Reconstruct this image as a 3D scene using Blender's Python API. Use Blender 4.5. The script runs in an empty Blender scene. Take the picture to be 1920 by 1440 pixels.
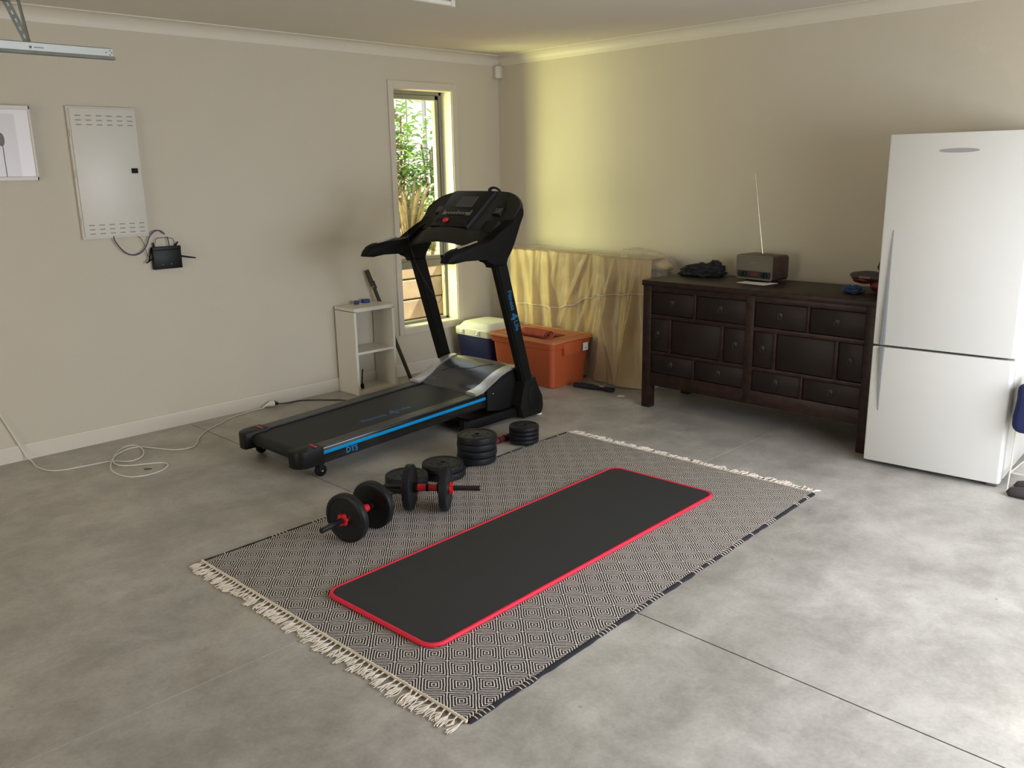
import bpy, bmesh, math, random
from mathutils import Vector, Matrix, noise
random.seed(7)
PI = math.pi
C = bpy.context.scene.collection
S = bpy.context.scene

# ------------------------------------------------------------ camera
YAW, PITCH, ROLL = 0.7820573878, -0.2433381942, -0.0178976159
F = 1613.286
cy_, sy_ = math.cos(YAW), math.sin(YAW)
cp_, sp_ = math.cos(PITCH), math.sin(PITCH)
fw = Vector((sy_*cp_, cy_*cp_, sp_)); rt = Vector((cy_, -sy_, 0)); up = rt.cross(fw)
c_, s_ = math.cos(ROLL), math.sin(ROLL)
rt2 = c_*rt + s_*up; up2 = -s_*rt + c_*up
cam = bpy.data.cameras.new('camera'); co = bpy.data.objects.new('camera', cam); C.objects.link(co)
M = Matrix((rt2, up2, -fw)).transposed().to_4x4()
M.translation = Vector((-5.0567925, -5.1861035, 1.525536))
co.matrix_world = M
cam.sensor_width = 36; cam.lens = F/1920*36; cam.clip_start = 0.05; cam.clip_end = 200
S.camera = co

# ------------------------------------------------------------ view, sky, lights
S.view_settings.view_transform = 'Standard'; S.view_settings.look = 'None'
S.view_settings.gamma = 1; S.view_settings.exposure = 0.0
S.view_settings.use_curve_mapping = False
w = bpy.data.worlds.new('sky'); S.world = w; w.use_nodes = True
bg = w.node_tree.nodes['Background']; bg.inputs[0].default_value = (0.80, 0.90, 1.0, 1); bg.inputs[1].default_value = 1.6
try:
    S.cycles.use_denoising = True
except Exception: pass
S.cycles.max_bounces = 10; S.cycles.diffuse_bounces = 6; S.cycles.transparent_max_bounces = 16
S.cycles.sample_clamp_indirect = 8

def area(name, loc, target, sx, sy, power, col):
    l = bpy.data.lights.new(name, 'AREA'); l.shape = 'RECTANGLE'; l.size = sx; l.size_y = sy
    l.energy = power; l.color = col
    o = bpy.data.objects.new(name, l); C.objects.link(o); o.location = loc
    d = Vector(target)-Vector(loc); o.rotation_euler = d.to_track_quat('-Z', 'Y').to_euler()
    return o
# daylight through the garage opening (right of the camera) and the far side door behind
area('daylight_garage_opening', (-1.75, -6.02, 1.12), (-1.75, -5.0, 0.0), 3.0, 1.6, 154, (0.91, 0.955, 1.10))
area('daylight_side_opening', (-7.9, -1.9, 0.95), (-3.2, 0, .55), 1.9, 1.5, 42, (1.0, 0.84, 0.62))
# sunlit yard throwing yellow green light through the tall window
area('daylight_window', (-2.0, 1.10, 0.70), (-.8, .08, 1.35), .62, 1.2, 76, (1.0, 1.0, 0.36))
area('daylight_garden', (-1.75, 1.50, 1.35), (-.8, .08, 1.25), .9, 1.2, 105, (1.0, 1.0, 0.46))
sun = bpy.data.lights.new('sun', 'SUN'); sun.energy = 25; sun.angle = 0.02; sun.color = (1.0, 0.95, 0.86)
so = bpy.data.objects.new('sun', sun); C.objects.link(so)
so.rotation_euler = Vector((-0.62, 0.12, -0.78)).to_track_quat('-Z', 'Y').to_euler()

# ------------------------------------------------------------ materials
def mat(name, col, rough=0.6, metal=0.0, var=0.0, vscale=8, bump=0.0, bscale=60, spec=0.5, coat=0.0):
    m = bpy.data.materials.new(name); m.use_nodes = True; nt = m.node_tree
    b = nt.nodes['Principled BSDF']
    b.inputs['Base Color'].default_value = (*col, 1); b.inputs['Roughness'].default_value = rough
    b.inputs['Metallic'].default_value = metal
    if 'Specular IOR Level' in b.inputs: b.inputs['Specular IOR Level'].default_value = spec
    if 'Coat Weight' in b.inputs: b.inputs['Coat Weight'].default_value = coat
    tc = nt.nodes.new('ShaderNodeTexCoord')
    n = nt.nodes.new('ShaderNodeTexNoise'); n.inputs['Scale'].default_value = vscale; n.inputs['Detail'].default_value = 5
    nt.links.new(tc.outputs['Object'], n.inputs['Vector'])
    r = nt.nodes.new('ShaderNodeMapRange'); r.inputs[1].default_value = .3; r.inputs[2].default_value = .7
    r.inputs[3].default_value = 1-var; r.inputs[4].default_value = 1+var
    nt.links.new(n.outputs[0], r.inputs[0])
    mx = nt.nodes.new('ShaderNodeVectorMath'); mx.operation = 'SCALE'; mx.inputs[0].default_value = col
    nt.links.new(r.outputs[0], mx.inputs['Scale']); nt.links.new(mx.outputs[0], b.inputs['Base Color'])
    if bump > 0:
        n2 = nt.nodes.new('ShaderNodeTexNoise'); n2.inputs['Scale'].default_value = bscale; n2.inputs['Detail'].default_value = 4
        nt.links.new(tc.outputs['Object'], n2.inputs['Vector'])
        bp = nt.nodes.new('ShaderNodeBump'); bp.inputs['Strength'].default_value = bump; bp.inputs['Distance'].default_value = .003
        nt.links.new(n2.outputs[0], bp.inputs['Height']); nt.links.new(bp.outputs[0], b.inputs['Normal'])
    return m

wall_m = mat('wall_paint', (0.54, 0.49, 0.385), 0.75, var=.015, vscale=3, bump=.15, bscale=180)
ceil_m = mat('ceiling_paint', (0.62, 0.575, 0.49), 0.85, var=.01, bump=.1, bscale=150)
trim_m = mat('trim_paint', (0.62, 0.57, 0.47), 0.5, var=.01)
white_m = mat('white_laminate', (0.66, 0.63, 0.54), 0.45, var=.015)
panel_m = mat('panel_enamel', (0.60, 0.575, 0.50), 0.4, var=.01)
dark_m = mat('dark_slot', (0.30, 0.29, 0.26), 0.7)
black_m = mat('black_plastic', (0.007, 0.007, 0.006), 0.42, var=.1, bump=.1, bscale=300, spec=.22)
blackmatte_m = mat('black_matte_plastic', (0.0055, 0.0055, 0.0045), 0.55, var=.1, bump=.15, bscale=250, spec=.14)
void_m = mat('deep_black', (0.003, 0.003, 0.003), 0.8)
gloss_m = mat('black_gloss_rail', (0.012, 0.012, 0.012), 0.16, var=.05)
railtop_m = mat('grey_step_rail', (0.032, 0.032, 0.027), 0.34, var=.08, bump=.2, bscale=350)
belt_m = mat('belt_rubber', (0.0095, 0.0105, 0.011), 0.46, var=.08, bump=.3, bscale=500, spec=.3)
cover_m = mat('motor_cover', (0.10, 0.10, 0.105), 0.27, metal=.6, var=.03)
silver_m = mat('silver_plastic', (0.62, 0.62, 0.62), 0.3, metal=.7, var=.03)
blue_m = mat('blue_trim', (0.0, 0.24, 0.50), 0.25, var=.02)
bluetext_m = mat('blue_print', (0.004, 0.085, 0.19), 0.5)
red_m = mat('red_plastic', (0.60, 0.015, 0.02), 0.4, var=.05)
redmark_m = mat('red_mark', (0.55, 0.06, 0.04), 0.5)
grey_m = mat('console_grey', (0.15, 0.16, 0.14), 0.45)
console_m = mat('console_shell', (0.020, 0.019, 0.015), 0.5, var=.1, bump=.15, bscale=250, spec=.25)
screen_m = mat('screen_glass', (0.035, 0.038, 0.042), 0.2)
chrome_m = mat('chrome', (0.75, 0.74, 0.70), 0.2, metal=1)
alu_m = mat('aluminium_rail', (0.60, 0.63, 0.60), 0.4, metal=.3, var=.02)
steel_m = mat('galvanised_steel', (0.16, 0.165, 0.14), 0.5, metal=.3, var=.15, vscale=30)
fridge_m = mat('fridge_enamel', (0.59, 0.58, 0.53), 0.38, var=.006, bump=.05, bscale=200)
fridgegrey_m = mat('fridge_handle_grey', (0.13, 0.13, 0.125), 0.45)
cable_m = mat('white_cable', (0.66, 0.63, 0.55), 0.5)
blackcable_m = mat('black_cable', (0.012, 0.010, 0.012), 0.5)
purple_m = mat('purple_cable', (0.045, 0.03, 0.09), 0.5)
orange_m = mat('orange_tub_plastic', (0.44, 0.088, 0.026), 0.45, var=.03)
orangelid_m = mat('orange_lid_plastic', (0.46, 0.155, 0.055), 0.5, var=.03)
towel_m = mat('rust_ribbed_cloth', (0.40, 0.075, 0.035), 0.9, var=.1, bump=.5, bscale=120)
coolwhite_m = mat('cooler_white', (0.62, 0.62, 0.55), 0.45, var=.02)
coolblue_m = mat('cooler_navy', (0.008, 0.013, 0.07), 0.45, var=.05)
plate_m = mat('plate_vinyl', (0.0085, 0.009, 0.0105), 0.45, var=.12, bump=.3, bscale=150, spec=.28)
navy_m = mat('navy_cloth', (0.012, 0.02, 0.09), 0.85, var=.15)
bluecloth_m = mat('blue_cloth', (0.03, 0.065, 0.15), 0.85, var=.2, vscale=40)
blackcloth_m = mat('black_cloth', (0.010, 0.010, 0.011), 0.85, var=.2, bump=.4)
slipper_m = mat('brown_felt', (0.045, 0.034, 0.032), 0.95, var=.15, bump=.5, bscale=250)
paper_m = mat('white_paper', (0.75, 0.75, 0.72), 0.7)
print_m = mat('white_print', (0.74, 0.70, 0.69), 0.3)
print2_m = mat('pale_print', (0.62, 0.58, 0.575), 0.3)
tapgrey_m = mat('grey_print', (0.13, 0.13, 0.12), 0.5)
cotton_m = mat('cream_cotton', (0.70, 0.62, 0.50), 0.9, var=.08, vscale=60)
radio_m = mat('radio_walnut', (0.055, 0.028, 0.022), 0.4, var=.25, vscale=25)
radiogrille_m = mat('radio_grille', (0.155, 0.14, 0.10), 0.7, bump=.5, bscale=600)
radiorim_m = mat('radio_rim', (0.20, 0.18, 0.13), 0.4, metal=.5)
brass_m = mat('antenna_metal', (0.8, 0.76, 0.62), 0.25, metal=.9)
winframe_m = mat('window_frame_grey', (0.26, 0.25, 0.19), 0.4, metal=.2)
bar_m = mat('dark_olive_bar', (0.02, 0.021, 0.014), 0.5)
soil_m = mat('bark_mulch', (0.20, 0.13, 0.08), 0.95, var=.5, vscale=30, bump=1, bscale=40)
fence_m = mat('fence_board', (0.56, 0.53, 0.52), 0.8, var=.15, vscale=6, bump=.3)
sleeper_m = mat('retaining_timber', (0.36, 0.27, 0.17), 0.8, var=.25, vscale=5, bump=.4)
leaf_ms = [mat('leaf_green', (0.24, 0.40, 0.11), 0.5, var=.3, vscale=15), mat('leaf_dark_green', (0.10, 0.28, 0.09), 0.5, var=.3, vscale=15),
           mat('leaf_dry', (0.27, 0.21, 0.12), 0.7, var=.3, vscale=15)]
stem_m = mat('stem_brown', (0.25, 0.14, 0.09), 0.8, var=.3)
seat_m = mat('mat_foam', (0.022, 0.024, 0.024), 0.75)

def mat_wood():
    m = mat('dark_lacquer', (0.020, 0.008, 0.005), 0.42, spec=.3)
    nt = m.node_tree; b = nt.nodes['Principled BSDF']
    tc = nt.nodes.new('ShaderNodeTexCoord'); mp = nt.nodes.new('ShaderNodeMapping'); mp.inputs['Scale'].default_value = (6, 1.2, 9)
    n = nt.nodes.new('ShaderNodeTexNoise'); n.inputs['Scale'].default_value = 3; n.inputs['Detail'].default_value = 8
    cr = nt.nodes.new('ShaderNodeValToRGB')
    cr.color_ramp.elements[0].position = .35; cr.color_ramp.elements[0].color = (0.008, 0.004, 0.003, 1)
    cr.color_ramp.elements[1].position = .75; cr.color_ramp.elements[1].color = (0.038, 0.014, 0.008, 1)
    nt.links.new(tc.outputs['Object'], mp.inputs[0]); nt.links.new(mp.outputs[0], n.inputs['Vector'])
    nt.links.new(n.outputs[0], cr.inputs[0]); nt.links.new(cr.outputs[0], b.inputs['Base Color'])
    return m
wood_m = mat_wood()
wood2_m = mat('dark_lacquer_panel', (0.012, 0.007, 0.0045), 0.45, var=.3, vscale=6, spec=.28)

def mat_concrete():
    m = bpy.data.materials.new('concrete'); m.use_nodes = True; nt = m.node_tree; b = nt.nodes['Principled BSDF']
    tc = nt.nodes.new('ShaderNodeTexCoord')
    def nz(scale, detail, rough=.6, dist=0.0, stretch=None):
        n = nt.nodes.new('ShaderNodeTexNoise'); n.inputs['Scale'].default_value = scale
        n.inputs['Detail'].default_value = detail; n.inputs['Roughness'].default_value = rough; n.inputs['Distortion'].default_value = dist
        if stretch:
            mp = nt.nodes.new('ShaderNodeMapping'); mp.inputs['Scale'].default_value = stretch; mp.inputs['Rotation'].default_value = (0, 0, .5)
            nt.links.new(tc.outputs['Object'], mp.inputs[0]); nt.links.new(mp.outputs[0], n.inputs['Vector'])
        else: nt.links.new(tc.outputs['Object'], n.inputs['Vector'])
        return n
    def ramp(a, b_, ca, cb):
        r = nt.nodes.new('ShaderNodeValToRGB'); e = r.color_ramp.elements
        e[0].position = a; e[0].color = (*ca, 1); e[1].position = b_; e[1].color = (*cb, 1); return r
    n1 = nz(1.0, 10, .68, .15, (1, 1.4, 1)); r1 = ramp(.34, .68, (0.335, 0.317, 0.275), (0.475, 0.452, 0.402))
    nt.links.new(n1.outputs[0], r1.inputs[0])
    n2 = nz(3.6, 12, .74, .25); r2 = ramp(.38, .62, (0.74, 0.735, 0.72), (1.09, 1.09, 1.09)); nt.links.new(n2.outputs[0], r2.inputs[0])
    n3 = nz(70, 3); r3 = ramp(.3, .7, (0.93, 0.93, 0.93), (1.06, 1.06, 1.06)); nt.links.new(n3.outputs[0], r3.inputs[0])
    n4 = nz(1.3, 8, .66, .5); r4 = ramp(.56, .74, (1, 1, 1), (1.10, 1.04, 0.95)); nt.links.new(n4.outputs[0], r4.inputs[0])
    v = nt.nodes.new('ShaderNodeTexVoronoi'); v.inputs['Scale'].default_value = 5.5; nt.links.new(tc.outputs['Object'], v.inputs['Vector'])
    r5 = ramp(.028, .045, (0.45, 0.42, 0.38), (1, 1, 1)); nt.links.new(v.outputs['Distance'], r5.inputs[0])
    prev = r1.outputs[0]
    for r in (r2, r3, r4, r5):
        mx = nt.nodes.new('ShaderNodeMix'); mx.data_type = 'RGBA'; mx.blend_type = 'MULTIPLY'; mx.inputs[0].default_value = 1 if r is not r5 else .6
        nt.links.new(prev, mx.inputs[6]); nt.links.new(r.outputs[0], mx.inputs[7]); prev = mx.outputs[2]
    nt.links.new(prev, b.inputs['Base Color'])
    rr = ramp(.3, .7, (0.33,)*3, (0.50,)*3); nt.links.new(n2.outputs[0], rr.inputs[0]); nt.links.new(rr.outputs[0], b.inputs['Roughness'])
    bp = nt.nodes.new('ShaderNodeBump'); bp.inputs['Strength'].default_value = .25; bp.inputs['Distance'].default_value = .002
    nt.links.new(n3.outputs[0], bp.inputs['Height']); nt.links.new(bp.outputs[0], b.inputs['Normal'])
    return m
concrete_m = mat_concrete()
joint_m = mat('joint_dark', (0.05, 0.04, 0.032), 0.9)
jointpale_m = mat('joint_pale', (0.42, 0.40, 0.34), 0.9, var=.2, vscale=40)

def mnode(nt, op, a, b=None, c=None):
    n = nt.nodes.new('ShaderNodeMath'); n.operation = op
    for i, x in enumerate((a, b, c)):
        if x is None: continue
        if isinstance(x, (int, float)): n.inputs[i].default_value = x
        else: nt.links.new(x, n.inputs[i])
    return n.outputs[0]
def mat_rug():
    m = bpy.data.materials.new('rug_weave'); m.use_nodes = True; nt = m.node_tree; b = nt.nodes['Principled BSDF']
    uv = nt.nodes.new('ShaderNodeUVMap'); uv.uv_map = 'weave'
    n = nt.nodes.new('ShaderNodeTexNoise'); n.inputs['Scale'].default_value = 14; n.inputs['Detail'].default_value = 3
    nt.links.new(uv.outputs[0], n.inputs['Vector'])
    off = nt.nodes.new('ShaderNodeVectorMath'); off.operation = 'MULTIPLY_ADD'
    off.inputs[1].default_value = (.008, .008, 0); nt.links.new(n.outputs['Color'], off.inputs[0]); nt.links.new(uv.outputs[0], off.inputs[2])
    n2 = nt.nodes.new('ShaderNodeTexNoise'); n2.inputs['Scale'].default_value = 220; n2.inputs['Detail'].default_value = 2
    nt.links.new(uv.outputs[0], n2.inputs['Vector'])
    off2 = nt.nodes.new('ShaderNodeVectorMath'); off2.operation = 'MULTIPLY_ADD'
    off2.inputs[1].default_value = (.0022, .0022, 0); nt.links.new(n2.outputs['Color'], off2.inputs[0]); nt.links.new(off.outputs[0], off2.inputs[2])
    sp = nt.nodes.new('ShaderNodeSeparateXYZ'); nt.links.new(off2.outputs[0], sp.inputs[0])
    u = mnode(nt, 'DIVIDE', sp.outputs[0], .117); v = mnode(nt, 'DIVIDE', sp.outputs[1], .1240)
    a = mnode(nt, 'ADD', u, v); c = mnode(nt, 'SUBTRACT', u, v)
    fa = mnode(nt, 'ABSOLUTE', mnode(nt, 'SUBTRACT', mnode(nt, 'FLOORED_MODULO', a, 1.0), .5))
    fc = mnode(nt, 'ABSOLUTE', mnode(nt, 'SUBTRACT', mnode(nt, 'FLOORED_MODULO', c, 1.0), .5))
    mm = mnode(nt, 'MULTIPLY', mnode(nt, 'MAXIMUM', fa, fc), 2.0)
    ph = mnode(nt, 'MULTIPLY', mnode(nt, 'SUBTRACT', mm, 1.0), 2*PI/.2125)
    cs = mnode(nt, 'COSINE', ph)
    mr = nt.nodes.new('ShaderNodeMapRange'); mr.inputs[1].default_value = .12; mr.inputs[2].default_value = .55
    nt.links.new(cs, mr.inputs[0])
    mx = nt.nodes.new('ShaderNodeMix'); mx.data_type = 'RGBA'
    mx.inputs[6].default_value = (0.009, 0.007, 0.009, 1); mx.inputs[7].default_value = (0.68, 0.62, 0.54, 1)
    nt.links.new(mr.outputs[0], mx.inputs[0]); nt.links.new(mx.outputs[2], b.inputs['Base Color'])
    b.inputs['Roughness'].default_value = .95
    bp = nt.nodes.new('ShaderNodeBump'); bp.inputs['Strength'].default_value = .5; bp.inputs['Distance'].default_value = .002
    nt.links.new(n2.outputs[0], bp.inputs['Height']); nt.links.new(bp.outputs[0], b.inputs['Normal'])
    return m
rug_m = mat_rug()
rugedge_m = mat('rug_selvage', (0.012, 0.012, 0.016), 0.95)
# ribbed foam
nt = seat_m.node_tree; wv = nt.nodes.new('ShaderNodeTexWave'); wv.inputs['Scale'].default_value = 55; wv.bands_direction = 'X'
tc = nt.nodes.new('ShaderNodeTexCoord'); nt.links.new(tc.outputs['Object'], wv.inputs['Vector'])
bp = nt.nodes.new('ShaderNodeBump'); bp.inputs['Strength'].default_value = .5; bp.inputs['Distance'].default_value = .0015
nt.links.new(wv.outputs[0], bp.inputs['Height']); nt.links.new(bp.outputs[0], nt.nodes['Principled BSDF'].inputs['Normal'])
matedge_m = mat('red_mat_binding', (0.74, 0.012, 0.045), 0.65, var=.05)

def mat_plastic_sheet():
    m = bpy.data.materials.new('clear_dust_sheet'); m.use_nodes = True; nt = m.node_tree
    b = nt.nodes['Principled BSDF']; out = nt.nodes['Material Output']
    b.inputs['Base Color'].default_value = (0.72, 0.70, 0.62, 1); b.inputs['Roughness'].default_value = .28
    t = nt.nodes.new('ShaderNodeBsdfTransparent'); t.inputs[0].default_value = (.96, .95, .92, 1)
    lw = nt.nodes.new('ShaderNodeLayerWeight'); lw.inputs[0].default_value = .35
    mr = nt.nodes.new('ShaderNodeMapRange'); mr.inputs[3].default_value = .05; mr.inputs[4].default_value = .50
    nt.links.new(lw.outputs['Facing'], mr.inputs[0])
    mx = nt.nodes.new('ShaderNodeMixShader'); nt.links.new(mr.outputs[0], mx.inputs[0])
    nt.links.new(t.outputs[0], mx.inputs[1]); nt.links.new(b.outputs[0], mx.inputs[2]); nt.links.new(mx.outputs[0], out.inputs[0])
    return m
sheet_m = mat_plastic_sheet()
kraft_m = mat('tan_cover_cloth', (0.46, 0.325, 0.155), 0.6, var=.06, vscale=5, bump=.2, bscale=90)
def mat_glass():
    m = bpy.data.materials.new('window_glass'); m.use_nodes = True; nt = m.node_tree; out = nt.nodes['Material Output']
    nt.nodes.remove(nt.nodes['Principled BSDF'])
    t = nt.nodes.new('ShaderNodeBsdfTransparent'); t.inputs[0].default_value = (.97, .98, .97, 1)
    g = nt.nodes.new('ShaderNodeBsdfGlossy'); g.inputs['Roughness'].default_value = .02
    lw = nt.nodes.new('ShaderNodeLayerWeight'); lw.inputs[0].default_value = .5
    pw = nt.nodes.new('ShaderNodeMath'); pw.operation = 'POWER'; pw.inputs[1].default_value = 5; nt.links.new(lw.outputs['Facing'], pw.inputs[0])
    ad = nt.nodes.new('ShaderNodeMath'); ad.operation = 'MULTIPLY_ADD'; ad.inputs[1].default_value = .5; ad.inputs[2].default_value = .02; nt.links.new(pw.outputs[0], ad.inputs[0])
    mx = nt.nodes.new('ShaderNodeMixShader'); nt.links.new(ad.outputs[0], mx.inputs[0])
    nt.links.new(t.outputs[0], mx.inputs[1]); nt.links.new(g.outputs[0], mx.inputs[2]); nt.links.new(mx.outputs[0], out.inputs[0])
    return m
glass_m = mat_glass()

# ------------------------------------------------------------ mesh helpers
def obj(name, bm, mats, parent=None, smooth=None, loc=None):
    me = bpy.data.meshes.new(name)
    bmesh.ops.recalc_face_normals(bm, faces=bm.faces)
    bm.to_mesh(me); bm.free()
    for m in (mats if isinstance(mats, (list, tuple)) else [mats]): me.materials.append(m)
    if smooth is not None:
        me.polygons.foreach_set('use_smooth', [True]*len(me.polygons))
        try: me.set_sharp_from_angle(angle=math.radians(smooth))
        except Exception: pass
    o = bpy.data.objects.new(name, me); C.objects.link(o)
    if parent: o.parent = parent
    if loc: o.location = loc
    return o
def thing(name, label, cat, loc=(0, 0, 0), rotz=0, group=None):
    o = bpy.data.objects.new(name, None); o.empty_display_size = .1; C.objects.link(o)
    o.location = loc; o.rotation_euler = (0, 0, rotz); return tag(o, label, cat, group)
def tag(o, label, cat, group=None, kind=None):
    o['label'] = label; o['category'] = cat
    if group: o['group'] = group
    if kind: o['kind'] = kind
    return o
def struct(name, bm, mats, parent=None, smooth=None):
    o = obj(name, bm, mats, parent, smooth)
    if not parent: o['kind'] = 'structure'
    return o
def B(): return bmesh.new()
def box(bm, a, b, bev=0, seg=2, mi=0, R=None):
    """box between corners a and b; R: optional 4x4 applied"""
    a, b = Vector(a), Vector(b); c = (a+b)/2; d = b-a
    r = bmesh.ops.create_cube(bm, size=1)
    vs = r['verts']
    for v in vs: v.co = Vector((v.co.x*abs(d.x), v.co.y*abs(d.y), v.co.z*abs(d.z)))+c
    fs = list({f for v in vs for f in v.link_faces})
    if bev > 0:
        es = list({e for v in vs for e in v.link_edges})
        rr = bmesh.ops.bevel(bm, geom=es, offset=bev, segments=seg, affect='EDGES', profile=.5)
        fs = list({f for f in rr['faces']} | {f for f in fs if f.is_valid})
        vs = list({v for f in fs for v in f.verts})
    for f in fs: f.material_index = mi
    if R is not None:
        for v in vs: v.co = R @ v.co
    return vs
def prism(bm, pts, axis, a, b, bev=0, mi=0, seg=2):
    """extrude a 2D outline; axis 0: pts=(y,z); 1: (x,z); 2: (x,y)"""
    def P(p, t):
        return (t, p[0], p[1]) if axis == 0 else (p[0], t, p[1]) if axis == 1 else (p[0], p[1], t)
    va = [bm.verts.new(P(p, a)) for p in pts]; vb = [bm.verts.new(P(p, b)) for p in pts]
    n = len(pts); fs = [bm.faces.new(va), bm.faces.new(vb[::-1])]
    sides = []
    for i in range(n): sides.append(bm.faces.new((va[i], vb[i], vb[(i+1) % n], va[(i+1) % n])))
    for f in fs+sides: f.material_index = mi
    if bev > 0:
        es = [e for f in fs for e in f.edges]
        bmesh.ops.bevel(bm, geom=list(set(es)), offset=bev, segments=seg, affect='EDGES', profile=.5)
    return va+vb
def catmull(pts, n=6):
    pts = [Vector(p) for p in pts]; out = []
    for i in range(len(pts)-1):
        p0 = pts[max(i-1, 0)]; p1 = pts[i]; p2 = pts[i+1]; p3 = pts[min(i+2, len(pts)-1)]
        for k in range(n):
            t = k/n
            out.append(.5*((2*p1)+(p2-p0)*t+(2*p0-5*p1+4*p2-p3)*t*t+(-p0+3*p1-3*p2+p3)*t**3))
    out.append(pts[-1]); return out
def tube(bm, pts, r, seg=8, smooth=0, mi=0, sx=1, sy=1, cap=True):
    if smooth: pts = catmull(pts, smooth)
    pts = [Vector(p) for p in pts]; rings = []; n = len(pts)
    prev = None
    for i, p in enumerate(pts):
        t = (pts[min(i+1, n-1)]-pts[max(i-1, 0)])
        if t.length < 1e-9: t = Vector((0, 0, 1))
        t.normalize()
        if prev is None:
            ref = Vector((0, 0, 1)) if abs(t.z) < .9 else Vector((1, 0, 0))
            nx = ref.cross(t).normalized()
        else:
            nx = (prev - t*prev.dot(t));
            nx = nx.normalized() if nx.length > 1e-6 else Vector((0, 0, 1)).cross(t).normalized()
        prev = nx; ny = t.cross(nx)
        rr = r[i*len(r)//n] if isinstance(r, (list, tuple)) else r
        rings.append([bm.verts.new(p+nx*math.cos(2*PI*k/seg)*rr*sx+ny*math.sin(2*PI*k/seg)*rr*sy) for k in range(seg)])
    for i in range(n-1):
        for k in range(seg):
            f = bm.faces.new((rings[i][k], rings[i][(k+1) % seg], rings[i+1][(k+1) % seg], rings[i+1][k])); f.material_index = mi
    if cap:
        f = bm.faces.new(rings[0][::-1]); f.material_index = mi
        f = bm.faces.new(rings[-1]); f.material_index = mi
    return rings
def lathe(bm, prof, seg=48, M=None, mi=0, close=False):
    """prof: (radius, height) pairs round local z"""
    rings = []
    for r, z in prof:
        if r < 1e-6: rings.append([bm.verts.new((0, 0, z))])
        else: rings.append([bm.verts.new((r*math.cos(2*PI*k/seg), r*math.sin(2*PI*k/seg), z)) for k in range(seg)])
    pairs = list(zip(rings[:-1], rings[1:]))
    if close: pairs.append((rings[-1], rings[0]))
    for A, D in pairs:
        for k in range(seg):
            k2 = (k+1) % seg
            if len(A) == 1 and len(D) == 1: continue
            if len(A) == 1: f = bm.faces.new((A[0], D[k], D[k2]))
            elif len(D) == 1: f = bm.faces.new((A[k], A[k2], D[0]))
            else: f = bm.faces.new((A[k], A[k2], D[k2], D[k]))
            f.material_index = mi
    if M is not None:
        for R in rings:
            for v in R: v.co = M @ v.co
def grid(bm, nu, nv, fn, mi=0, closed_v=False):
    V = [[bm.verts.new(fn(i/(nu-1), j/(nv-1) if not closed_v else j/nv)) for j in range(nv)] for i in range(nu)]
    for i in range(nu-1):
        for j in range(nv-1 if not closed_v else nv):
            f = bm.faces.new((V[i][j], V[i+1][j], V[i+1][(j+1) % nv], V[i][(j+1) % nv])); f.material_index = mi
    return V
def axisM(origin, zdir, xdir=None):
    z = Vector(zdir).normalized()
    x = Vector(xdir) if xdir is not None else (Vector((0, 0, 1)).cross(z) if abs(z.z) < .95 else Vector((1, 0, 0)))
    x = (x - z*x.dot(z)).normalized(); y = z.cross(x)
    M = Matrix((x, y, z)).transposed().to_4x4(); M.translation = Vector(origin); return M
def text_bm(body, size, M, depth=.0006, bold=.02):
    cu = bpy.data.curves.new('t', 'FONT'); cu.body = body; cu.size = size; cu.extrude = depth; cu.offset = bold*size
    o = bpy.data.objects.new('t', cu); C.objects.link(o)
    me = bpy.data.meshes.new_from_object(o.evaluated_get(bpy.context.evaluated_depsgraph_get()))
    bm = bmesh.new(); bm.from_mesh(me); bpy.data.objects.remove(o); bpy.data.curves.remove(cu); bpy.data.meshes.remove(me)
    xs = [v.co.x for v in bm.verts]; ys = [v.co.y for v in bm.verts]
    cx = (min(xs)+max(xs))/2; cyy = (min(ys)+max(ys))/2
    for v in bm.verts: v.co = M @ Vector((v.co.x-cx, v.co.y-cyy, v.co.z))
    return bm
def logo_bm(size, M):
    """heavy lettering with a taller figure in the middle"""
    out = bmesh.new()
    for body, sz, x, y, bd in (('Fitness', size, -size*1.78, 0, .022), ('4', size*1.75, size*.42, -size*.08, .04), ('Life', size, size*1.80, 0, .022)):
        q = text_bm(body, sz, M @ Matrix.Translation((x, y, 0)), .0004, bd); me = bpy.data.meshes.new('t'); q.to_mesh(me); q.free(); out.from_mesh(me); bpy.data.meshes.remove(me)
    return out
def dup(root, loc, rot=None, label=None, group=None):
    r = root.copy(); C.objects.link(r); r.location = loc
    if rot is not None: r.rotation_euler = rot
    if label: r['label'] = label
    if group: r['group'] = group
    for ch in list(root.children):
        c = ch.copy(); C.objects.link(c); c.parent = r
        for g in ch.children:
            d = g.copy(); C.objects.link(d); d.parent = c
    return r
def lump(bm, c, s, amp, freq, seed, sub=4, flat=None, R=None):
    r = bmesh.ops.create_icosphere(bm, subdivisions=sub, radius=1)
    for v in r['verts']:
        p = v.co.copy(); n = noise.noise(p*freq+Vector((seed, seed*2, 3)))+.5*noise.noise(p*freq*2.3+Vector((5, seed, 1)))
        q = p*(1+amp*n); q = Vector((q.x*s[0], q.y*s[1], q.z*s[2]))
        if R is not None: q = R @ q
        q += Vector(c)
        if flat is not None: q.z = max(q.z, flat)
        v.co = q

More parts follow.
